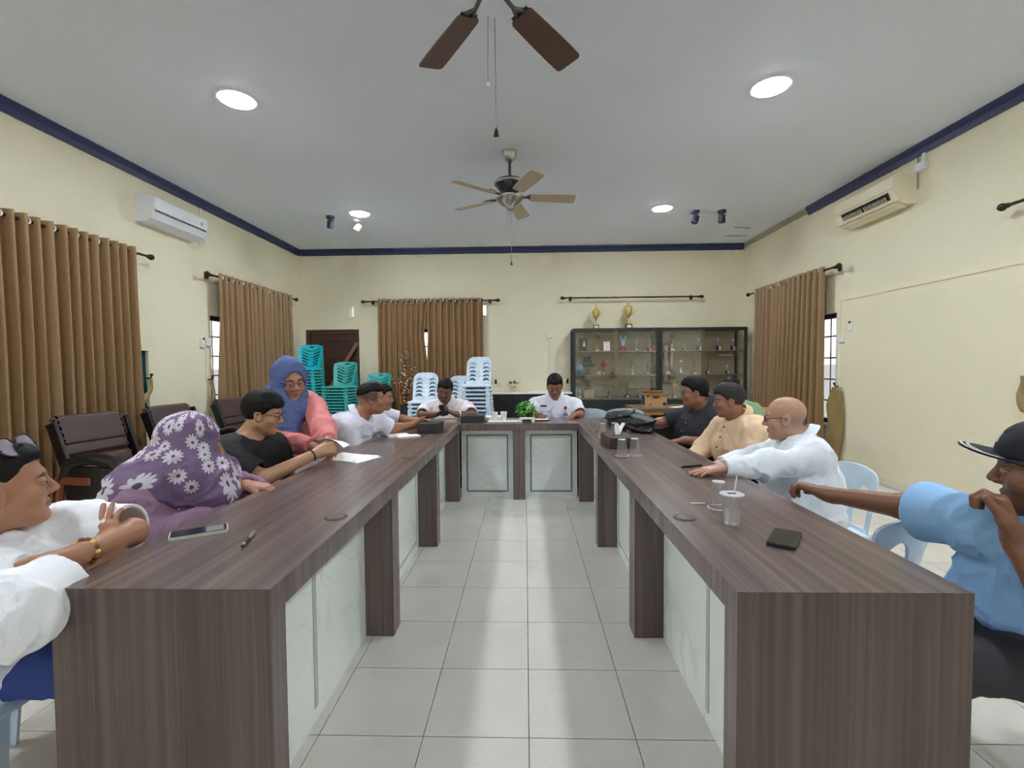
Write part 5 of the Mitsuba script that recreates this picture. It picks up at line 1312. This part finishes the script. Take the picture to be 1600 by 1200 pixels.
def hijab(k, H, J, Fw, L, mk, seed, drape, face=(.060, .085, .082), facec=(0, .115, -.018), chest=1.0, res=.007, amp=.010, freq=9, cutdeg=120):
    """Headscarf: a close cap over the head that falls over neck, shoulders and chest. drape: [(point, point, r, r)]."""
    pts = [H.c]+[p for d in drape for p in d[:2]]
    F = Field(np.min(pts, 0)-.26, np.max(pts, 0)+.26, res)
    H.put(F, lambda x, y, z: smin(ell(x, y, z, (0, -.016, .030), (.092, .118, .104)), smin(ell(x, y, z, (0, .016, -.045), (.080, .084, .098)), capd(x, y, z, (0, -.03, -.06), (0, -.03, -.17), .085, .10), .05), .04), (-.16, -.2, -.3), (.16, .16, .16))
    for a, b, ra, rb in drape: F.cone(a, b, ra, rb, .06)
    H.put(F, lambda x, y, z: ell(x, y, z, facec, face), (-.08, .0, -.12), (.08, .24, .08), .012, 'd')
    m = folds(F.mesh(), amp, freq, seed, (1, 1, .6))
    kk = part(k, 'headscarf', m, mk, smooth=True)
    v = np.array(m.vertices)-(H.c-[0, 0, .06]); rho = np.hypot(v[:, 0], v[:, 1]); th = np.arctan2(v[:, 1], v[:, 0])
    th = np.mod(th-math.radians(cutdeg), 2*PI)
    scene[kk] = mikit.ply(m, mk, True, uv=np.stack([th*.135, np.arctan2(v[:, 2], rho)*.15], 1))
# ---------------------------------------------------------------- the thirteen people
cloth('white_cloth', (232, 234, 238)); cloth('white_shirt', (224, 230, 238)); cloth('uniform_white', (226, 226, 240)); cloth('phone_white', (232, 222, 226))
cloth('black_cloth', (20, 21, 25)); cloth('black_shirt', (27, 30, 38)); cloth('cream_shirt', (222, 192, 158)); cloth('blue_shirt', (140, 182, 224)); cloth('pink_cloth', (214, 128, 126))
cloth('lilac_cloth', (142, 112, 134)); cloth('scarf_blue', (82, 98, 146)); cloth('green_cloth', (130, 164, 124)); cloth('cap_black', (24, 26, 34))

def _floral(p, n, uv):
    """White daisies strewn on purple cloth, by position on the cloth."""
    S = 17.0
    u, v = uv.x*S, uv.y*S
    best = mi.Float(0); cen = mi.Float(0)
    for i in (-1, 0, 1):
        for j in (-1, 0, 1):
            cx, cy = dr.floor(u)+i, dr.floor(v)+j
            ox, oy = cx+.25+.5*cell_rand(cx, cy, 11), cy+.25+.5*cell_rand(cx, cy, 12)
            on = cell_rand(cx, cy, 13) > .28; R = .40+.20*cell_rand(cx, cy, 14)
            dx, dy = u-ox, v-oy; d = dr.sqrt(dx*dx+dy*dy); th = dr.atan2(dy, dx)
            pet = R*(.62+.38*dr.abs(dr.cos(th*5.5+6*cell_rand(cx, cy, 15))))
            best = dr.maximum(best, dr.select(on, 1-smoothstep(pet-.06, pet+.02, d), 0)); cen = dr.maximum(cen, dr.select(on & (d < .11), 1.0, 0.0))
    basec = mix((.118, .072, .150), (.20, .13, .235), fbm(p.x*9, p.y*9, p.z*9))
    return mix(mix(basec, (.60, .55, .62), best*.92), (.09, .07, .10), cen)
mat('scarf_floral', proc(_floral), rough=.75, sheen=.3)

Z = np.array([0, 0, 1.0])
def clip_disc(c, n, r, th, n_=12):
    a, b, t = frame(n); return basis(lathe([(0, 0), (r, 0), (r, th), (0, th)], n_), c, a, b, t)

# 1 woman in white, arms crossed on the near left table end
k, H, J, Fw, L = person('woman in a white blouse with arms crossed and sunglasses on her head', dict(head=(-1.525, 1.31, .962), face=(50, -4, 0), hs=1.03, neck=(-1.60, 1.245, .795), pelvis=(-1.60, 1.33, .47), hipw=.07, kneew=.0, knee=(.42, .0, 0),
    shL=(-1.50, 1.48, .79), shR=(-1.48, 1.07, .78), elL=(-1.275, 1.465, .775), elR=(-1.262, 1.10, .70), wrL=(-1.245, 1.255, .787), wrR=(-1.262, 1.375, .742), handL=dict(D=(-.30, -.85, -.35), N=(-.8, .2, -.5), curl=(40,)*4),
    handR=dict(D=(-.42, .30, .85), N=(.1, .9, -.2), curl=(10, 8, 10, 16), spread=8, thumb=(25, 10)), skin=(168, 120, 94), hair='tied', hairth=.008, hairtop=.010, fringe=.066, line=[-.06, -.06, -.03, .022, .012, .034, .060, .066, .066],
    shirt='white_cloth', shirtname='blouse', slenL=.92, slenR=1.42, loose=2.6, bulk=1.32, belly=.06, collar=True, fold=.020, ffreq=8, res=.004, cres=.0055, seed=3, trouser='jeans_blue', gaze=(.2, 1, 0), kneez=.47, browc=(60, 46, 40)))
mat('tint_lens', rgb(190, 176, 200), rough=.1, metal=.6)
def headglasses(k, H):
    fr = []; ang = np.linspace(0, 2*PI, 21); c_, s_ = math.cos(math.radians(-34)), math.sin(math.radians(-34)); pt0 = H.pt; tw = lambda p: pt0([p[0]*c_-p[1]*s_, p[0]*s_+p[1]*c_, p[2]])
    for s in (-1, 1):
        P = [tw([s*.035+.031*math.cos(a), .060-.014*math.sin(a)-.010*abs(math.cos(a)), .116+.026*math.sin(a)]) for a in ang]; fr.append(tube(P, .0025, 6, cap=False))
        ln = np.array(P[:-1]); part(k, 'sunglass_lens', trimesh.Trimesh(np.vstack([ln, ln.mean(0)+H.R[:, 2]*.004]), [[i, (i+1) % 20, 20] for i in range(20)], process=False), 'tint_lens')
        fr.append(tube([tw([s*.062, .058, .112]), tw([s*.084, .03, .085]), tw([s*.088, -.05, .03])], .002, 6))
    fr.append(tube([tw([-.006, .062, .117]), tw([.006, .062, .117])], .0025, 6)); part(k, 'sunglasses', cat(fr), 'lens_frame', smooth=40)
headglasses(k, H)
mat('bead', rgb(120, 70, 44), rough=.3)
for i in range(14):
    a = 2*PI*i/14; c = np.array([-1.248, 1.275, .786]); d = unit(J['elL']-J['wrL']); A, B_, _ = frame(d); part(k, 'bracelet_bead', ball(c+(A*math.cos(a)+B_*math.sin(a))*.034, .0085), 'bead' if i % 3 else 'gold', smooth=True)
part(k, 'ring', tube([J['wrR']+np.array(unit([-.42, .30, .85]))*.105+.0105*(np.array([math.cos(a), 0, math.sin(a)])) for a in np.linspace(0, 2*PI, 13)], .002, 5, cap=False), 'gold', smooth=True)

# 2 woman in the floral headscarf
k, H, J, Fw, L = person('woman in a purple floral headscarf and lilac dress, seen from behind', dict(head=(-1.47, 2.02, .968), face=(44, 8, 0), hs=1.08, neck=(-1.52, 1.98, .83), pelvis=(-1.72, 1.98, .49),
    shL=(-1.46, 2.16, .78), shR=(-1.55, 1.81, .77), elL=(-1.36, 2.30, .68), elR=(-1.47, 1.79, .62), wrL=(-1.275, 2.10, .765), wrR=(-1.32, 2.00, .70), handL=dict(D=(.8, .1, -.1), N=(0, 0, -1), curl=(20,)*4), handR=dict(D=(.7, .7, 0), N=(0, 0, -1), curl=(15,)*4),
    skin=(164, 116, 92), shirt='lilac_cloth', shirtname='dress', sleeve='long', cuff=.05, bulk=1.15, fold=.012, ears=0, res=.005, cres=.007, seed=5, trouser='lilac_cloth', skirt=True))
hijab(k, H, J, Fw, L, 'scarf_floral', 7, [(J['neck'], (-1.58, 1.86, .80), .13, .115), (J['neck'], (-1.47, 2.14, .80), .13, .115), ((-1.55, 1.97, .83), (-1.66, 1.98, .745), .13, .11), ((-1.44, 2.02, .82), (-1.39, 2.02, .745), .125, .11)], amp=.019, freq=6.5)

# 3 young man in the black T-shirt
k, H, J, Fw, L = person('young man in a black T-shirt and glasses handing over a paper', dict(head=(-1.45, 2.55, 1.058), face=(20, 14, 4), hs=.94, neck=(-1.53, 2.53, .915), pelvis=(-1.72, 2.52, .49), fat=1.12,
    shL=(-1.47, 2.68, .85), shR=(-1.555, 2.35, .85), elL=(-1.46, 2.80, .66), elR=(-1.345, 2.36, .735), wrL=(-1.34, 2.72, .60), wrR=(-1.17, 2.59, .825), handL=dict(D=(.8, -.3, .1), N=(0, -.3, -1), curl=(30,)*4), handR=dict(D=(.75, .55, .25), N=(-.4, .6, -.5), curl=(32, 34, 36, 38), thumb=(30, 25)),
    skin=(176, 134, 104), hair='short', hairth=.011, hairtop=.020, fringe=.048, line=[-.07, -.07, -.05, .0, -.015, .02, .040, .048, .048], shirt='black_cloth', slen=.80, loose=1.6, bulk=1.0, fold=.010, res=.0045, seed=8, gaze=(0, 1, -.35)))
glasses(k, H, 'lens_frame')
part(k, 'wrist_band', tube([J['wrR']+unit(J['elR']-J['wrR'])*.03+.030*(frame(J['elR']-J['wrR'])[0]*math.cos(a)+frame(J['elR']-J['wrR'])[1]*math.sin(a)) for a in np.linspace(0, 2*PI, 17)], .004, 6, cap=False), 'chair_black', smooth=True)

# 4 standing woman
k, H, J, Fw, L = person('standing woman in a blue headscarf and pink top bending over the table', dict(head=(-1.555, 3.06, 1.225), face=(-42, 14, 6), hs=1.08, neck=(-1.61, 3.12, 1.085), pelvis=(-1.70, 3.48, .78),
    shL=(-1.43, 3.14, 1.035), shR=(-1.68, 2.98, .99), elL=(-1.265, 2.90, .915), elR=(-1.50, 2.88, .845), wrL=(-1.165, 2.74, .875), wrR=(-1.275, 2.76, .835), handL=dict(D=(.35, -.55, -.45), N=(-.5, -.3, -.6), curl=(28,)*4, thumb=(30, 15)), handR=dict(D=(.75, -.15, -.1), N=(0, .3, -1), curl=(25,)*4),
    skin=(178, 128, 104), ears=0, open=1, shirt='pink_cloth', shirtname='top', sleeve='long', cuff=.046, fold=.012, bulk=.95, res=.005, seed=11, legs='stand', skirt=True, trouser='pink_cloth', lips=(165, 100, 92)))
glasses(k, H, 'lens_frame')
hijab(k, H, J, Fw, L, 'scarf_blue', 13, [(J['neck'], (-1.70, 3.06, 1.05), .11, .09), (J['neck'], (-1.50, 3.06, 1.02), .105, .075), ((-1.56, 2.98, 1.05), (-1.49, 2.90, .83), .095, .07), (J['neck'], (-1.71, 3.20, .98), .11, .10)], amp=.017, freq=7, face=(.066, .10, .092), facec=(0, .122, -.016))

# 5 man in white uniform, left side
k, H, J, Fw, L = person('man in a white uniform shirt on the left reaching across the table', dict(head=(-1.165, 3.52, 1.068), face=(24, 2, 0), hs=.95, neck=(-1.27, 3.50, .935), pelvis=(-1.56, 3.46, .49),
    shL=(-1.20, 3.72, .875), shR=(-1.31, 3.33, .87), elL=(-1.10, 3.80, .795), elR=(-1.27, 3.36, .69), wrL=(-.955, 3.96, .815), wrR=(-1.36, 3.50, .57), handL=dict(D=(.6, .75, .1), N=(.6, -.5, -.3), curl=(35,)*4), handR=dict(D=(.8, .3, 0), N=(0, 0, -1), curl=(20,)*4),
    skin=(158, 110, 82), hair='short', hairth=.003, hairtop=.017, fringe=.060, line=[.015, .022, .035, .052, .055, .055, .056, .060, .060], fade=.75, goatee=.5, moustache=.35, collary=.014, shirt='uniform_white', slen=.86, loose=1.8, collar=True, fold=.012, res=.006, seed=17))
# 6 half hidden man
k, H, J, Fw, L = person('man in a white uniform half hidden behind the reaching man', dict(head=(-1.315, 4.27, 1.03), face=(8, 6, 0), hs=.94, neck=(-1.40, 4.27, .90), pelvis=(-1.62, 4.27, .49),
    shL=(-1.36, 4.47, .85), shR=(-1.36, 4.07, .85), elL=(-1.20, 4.52, .80), elR=(-1.20, 4.12, .77), wrL=(-1.00, 4.50, .785), wrR=(-.97, 4.16, .785), handL=dict(D=(1, -.2, 0), N=(0, -.5, -1), curl=(30,)*4), handR=dict(D=(1, .2, 0), N=(0, .5, -1), curl=(30,)*4),
    skin=(164, 118, 92), hair='short', shirt='uniform_white', slen=.8, collar=True, collarmat='black_shirt', res=.007, cres=.01, seed=19, goatee=.4))
# 7 man with a phone
k, H, J, Fw, L = person('dark haired man in a white shirt looking at a phone', dict(head=(-.895, 5.20, 1.045), face=(-84, 20, -10), hs=1.0, neck=(-.885, 5.30, .90), pelvis=(-.88, 5.47, .49),
    shL=(-.665, 5.31, .835), shR=(-1.115, 5.31, .835), elL=(-.58, 5.08, .785), elR=(-1.13, 5.06, .78), wrL=(-.735, 4.96, .80), wrR=(-.955, 4.95, .80), handL=dict(D=(-.85, -.1, .35), N=(-.3, -.2, .8), curl=(22, 24, 26, 28)), handR=dict(D=(.9, -.2, .15), N=(.2, 0, .9), curl=(20, 24, 26, 28)),
    skin=(112, 78, 62), hair='short', hairth=.014, hairtop=.018, fringe=.060, stubble=.3, shirt='phone_white', slen=.85, loose=1.4, collar=True, bulk=1.1, wide=1.15, res=.006, seed=23, gaze=(0, 1, -.4), arm=1.05))
part(k, 'wristwatch', tube([J['wrL']+unit(J['elL']-J['wrL'])*.035+.033*(frame(J['elL']-J['wrL'])[0]*math.cos(a)+frame(J['elL']-J['wrL'])[1]*math.sin(a)) for a in np.linspace(0, 2*PI, 17)], .009, 6, cap=False), 'white_paint', smooth=True)
part(k, 'pocket_pen', bx([-.745, 5.165, .80], [-.70, 5.175, .812]), 'black_plastic'); part(k, 'badge', clip_disc((-.625, 5.225, .83), (.3, -1, .1), .022, .004), 'leaf_dark')
pk = thing('phone', 'black phone held by the man in white at the far left corner', 'phone'); t = T().translate([-.862, 4.915, .845]).rotate([0, 0, 1], 8).rotate([1, 0, 0], 40).rotate([0, 0, 1], 12)
part(pk, 'body', slab(.078, .16, .009), 'black_plastic', tw=t); part(pk, 'screen', mv(slab(.07, .15, .001, .008), 0, 0, .009), 'screen', tw=t)
# 8 man at the head of the table
k, H, J, Fw, L = person('man in a white uniform with name tag reading at the head of the table', dict(head=(.325, 5.17, 1.085), face=(-92, 26, 0), hs=1.05, neck=(.335, 5.26, .945), pelvis=(.355, 5.40, .49),
    shL=(.555, 5.27, .875), shR=(.115, 5.27, .875), elL=(.60, 5.13, .775), elR=(.065, 5.12, .77), wrL=(.525, 4.99, .785), wrR=(.115, 4.955, .79), handL=dict(D=(-.55, -.75, -.2), N=(0, -.1, -1), curl=(14, 14, 16, 18)), handR=dict(D=(.5, -.75, -.1), N=(.3, .2, -.9), curl=(32, 34, 36, 36)),
    skin=(142, 98, 74), hair='short', hairth=.008, hairtop=.018, fringe=.062, shirt='uniform_white', slen=.84, loose=1.5, collar=True, bulk=1.02, wide=1.1, fold=.011, res=.006, seed=29, gaze=(0, 1, -.5), belly=.02))
yf = 5.118
part(k, 'name_tag', rot(bx([.165, yf-.014, .862], [.235, yf-.006, .880]), -6, (0, 0, 1), (.2, yf, 0)), 'black_plastic')
part(k, 'pocket_flap', bx([.16, yf-.012, .815], [.25, yf-.004, .838], .002), 'uniform_white'); part(k, 'pocket_flap', bx([.40, yf-.012, .815], [.49, yf-.004, .838], .002), 'uniform_white')
part(k, 'placket', bx([.318, yf-.016, .76], [.342, yf-.006, .915], .002), 'uniform_white')
part(k, 'pin', clip_disc((.435, yf-.012, .850), (0, -1, 0), .018, .006), 'trophy_red'); part(k, 'lanyard', bx([.432, yf-.013, .79], [.438, yf-.009, .84]), 'grey_plastic'); part(k, 'badge_card', bx([.41, yf-.018, .762], [.46, yf-.012, .79]), 'grey_plastic')
part(k, 'shoulder_patch', clip_disc((.600, 5.175, .855), (.75, -.75, .1), .034, .005, 16), 'dark_frame'); part(k, 'patch_emblem', clip_disc((.604, 5.171, .856), (.75, -.75, .1), .024, .005, 8), 'dull_gold')
# 9 man in black shirt
k, H, J, Fw, L = person('man in a black shirt and glasses on the right leaning back', dict(head=(1.375, 3.86, 1.082), face=(166, 4, 0), hs=.97, neck=(1.47, 3.88, .955), pelvis=(1.58, 3.92, .48), fat=1.12, neckr=1.15,
    shL=(1.50, 3.67, .875), shR=(1.44, 4.10, .875), elL=(1.44, 3.63, .70), elR=(1.18, 4.15, .795), wrL=(1.24, 3.70, .715), wrR=(.99, 4.02, .80), handL=dict(D=(-.9, .3, -.2), N=(.2, 0, -1), curl=(25,)*4), handR=dict(D=(-.9, -.3, -.1), N=(0, 0, -1), curl=(25,)*4),
    skin=(150, 106, 84), hair='short', hairth=.011, hairtop=.022, fringe=.060, shirt='black_shirt', slen=.78, loose=1.5, collar=True, bulk=1.28, belly=.06, fold=.009, res=.006, seed=31, arm=1.12))
glasses(k, H, 'lens_frame', hgt=.015)
for i in range(4): part(k, 'button', ball(J['neck']+Fw*(.128+.035*i)+np.array([0, 0, -.06-.065*i])+L*.0, .007), 'steel', smooth=True)
# 10 man in cream shirt
k, H, J, Fw, L = person('grey haired man in a cream shirt on the right', dict(head=(1.418, 3.31, 1.055), face=(162, 8, 0), hs=.92, neck=(1.50, 3.33, .925), pelvis=(1.66, 3.32, .48),
    shL=(1.53, 3.12, .845), shR=(1.45, 3.50, .85), elL=(1.44, 3.06, .66), elR=(1.33, 3.52, .69), wrL=(1.24, 3.10, .58), wrR=(1.19, 3.42, .60), handL=dict(D=(-.9, .2, -.2), N=(0, 0, -1), curl=(25,)*4), handR=dict(D=(-.9, -.2, -.2), N=(0, 0, -1), curl=(25,)*4),
    skin=(152, 104, 82), hair='short', haircol='hair_grey', hairth=.010, hairtop=.020, fringe=.058, moustache=.25, shirt='cream_shirt', sleeve='long', collar=True, bulk=1.15, belly=.04, fold=.014, res=.0055, seed=37))
for i in range(4): part(k, 'button', ball(J['neck']+Fw*(.118+.028*i)+np.array([0, 0, -.055-.07*i]), .006), 'tissue_brown', smooth=True)
# 11 bald man
k, H, J, Fw, L = person('bald man with glasses in a white long sleeved shirt', dict(head=(1.45, 2.66, 1.004), face=(148, 6, 0), hs=.98, neck=(1.535, 2.62, .875), pelvis=(1.50, 2.60, .47), neckr=1.1,
    shL=(1.47, 2.42, .82), shR=(1.56, 2.82, .83), elL=(1.22, 2.40, .79), elR=(1.36, 2.92, .70), wrL=(.985, 2.365, .785), wrR=(1.18, 2.86, .70), handL=dict(D=(-1, -.12, -.12), N=(0, 0, -1), curl=(4, 4, 5, 8), spread=8, thumb=(40, 10)), handR=dict(D=(-.9, -.3, 0), N=(0, 0, -1), curl=(20,)*4),
    skin=(186, 142, 118), fuzz=.55, browc=(120, 110, 104), shirt='white_shirt', sleeve='long', cuff=.046, collar=True, bulk=1.2, belly=.02, fold=.020, ffreq=7, collary=.016, res=.0045, cres=.007, seed=41))
glasses(k, H, 'lens_frame', hgt=.015)
# 12 hidden person in green
k, H, J, Fw, L = person('dark haired person in green sitting behind the man in the cream shirt', dict(head=(2.06, 4.75, 1.055), face=(-115, 10, 0), hs=.95, neck=(2.09, 4.80, .915), pelvis=(2.10, 4.86, .48),
    shL=(2.28, 4.74, .84), shR=(1.88, 4.84, .84), elL=(2.30, 4.60, .66), elR=(1.80, 4.70, .66), wrL=(2.15, 4.46, .60), wrR=(1.95, 4.48, .60), handL=dict(D=(-.8, -.4, 0), N=(0, 0, -1)), handR=dict(D=(.8, -.4, 0), N=(0, 0, -1)), skin=(160, 112, 90), hair='short', hairtop=.02, shirt='green_cloth', res=.007, cres=.01, seed=43))
chair('white chair under the person in green', 'plain', 2.10, 4.88, 0, 180-25+0, 'white chairs around the tables', 'white_plastic')
# 13 man in the cap
k, H, J, Fw, L = person('man in a black cap and light blue shirt, chin resting on his fist', dict(head=(1.415, 1.29, 1.012), face=(134, 4, 0), hs=1.08, neck=(1.475, 1.27, .870), pelvis=(1.49, 1.34, .47), hipw=.07, kneew=.01,
    shL=(1.35, 1.42, .825), shR=(1.47, 1.09, .815), elL=(1.325, 1.66, .80), elR=(1.31, 1.16, .67), wrL=(1.195, 1.88, .785), wrR=(1.295, 1.265, .835), handL=dict(D=(-.42, .85, .12), N=(-.25, .1, -.95), curl=((20, 75, 120), (22, 78, 125), (24, 80, 128), (28, 84, 130)), thumb=(20, 25), spread=3),
    handR=dict(D=(-.15, .2, .9), N=(-.7, .6, .1), curl=((45, 110, 160), (48, 114, 165), (50, 116, 165), (52, 118, 165)), thumb=(15, 30), spread=2), skin=(124, 84, 64), hair='short', hairth=.004, hairtop=.004, stubble=.35, moustache=.7, goatee=.4,
    shirt='blue_shirt', slen=.70, loose=3.6, collar=True, bulk=1.12, belly=.04, fold=.018, ffreq=8, res=.004, cres=.006, seed=47, hand=1.12, arm=1.05, trouser='trouser_dark', knee=(-.42, .0, 0), kneez=.50, gaze=(0, 1, -.3)))
def cap(k, H):
    F = Field(H.c-.26, H.c+.26, .005)
    H.put(F, lambda x, y, z: smax(ell(x, y, z, (0, -.010, .034), (.090, .114, .098)), (.030-.05*y)-z, .006), (-.12, -.15, -.02), (.12, .15, .16))
    m = F.mesh(); part(k, 'cap_crown', m, 'cap_black', smooth=True)
    def brim(u, v):
        th = np.radians(-72+144*u); r0, r1 = .104, .104+.095*np.cos(np.radians(-72+144*u))**.6
        x = (.088*np.sin(th))*(1-v)+v*(.092*np.sin(th)); y = .0+(.104*np.cos(th))*(1-v)+v*(.104*np.cos(th)+.066*np.cos(th)**.55)
        z = .042+v*.020-4.2*(x**2)
        P = np.stack([x, y, z], -1)@H.R.T*H.s+H.c; return P[..., 0], P[..., 1], P[..., 2]
    g = grid(brim, 24, 8); part(k, 'cap_brim', solidify(g, .005), 'cap_black', smooth=50)
    for vv in (.72, .92):
        def stripe(u, v, vv=vv):
            uu = .08+.84*u; w = vv+.085*(v-.5); th = np.radians(-72+144*uu); x = (.088*np.sin(th))*(1-w)+w*(.092*np.sin(th)); y = (.104*np.cos(th))*(1-w)+w*(.104*np.cos(th)+.066*np.cos(th)**.55)
            z = .042+w*.020-4.2*x**2+.0040; P = np.stack([x, y, z], -1)@H.R.T*H.s+H.c; return P[..., 0], P[..., 1], P[..., 2]
        part(k, 'brim_stripe', solidify(grid(stripe, 24, 1), .002), 'white_paint')
    lg = cat(*[extr(Polygon([(-.022+.016*i, 0), (-.012+.016*i, 0), (-.020+.016*i, .010+.009*i), (-.030+.016*i, .010+.009*i)]), .004) for i in range(3)])
    a, b, t = H.R[:, 0], H.R[:, 2], H.R[:, 1]
    n = unit(H.R@np.array([0, .85, .5])); upv = unit(np.cross(n, -a)); upv = upv if upv@H.R[:, 2] > 0 else -upv
    part(k, 'cap_emblem', basis(lg, H.pt([0, .094, .068]), -a, upv, n), 'white_paint')
cap(k, H)
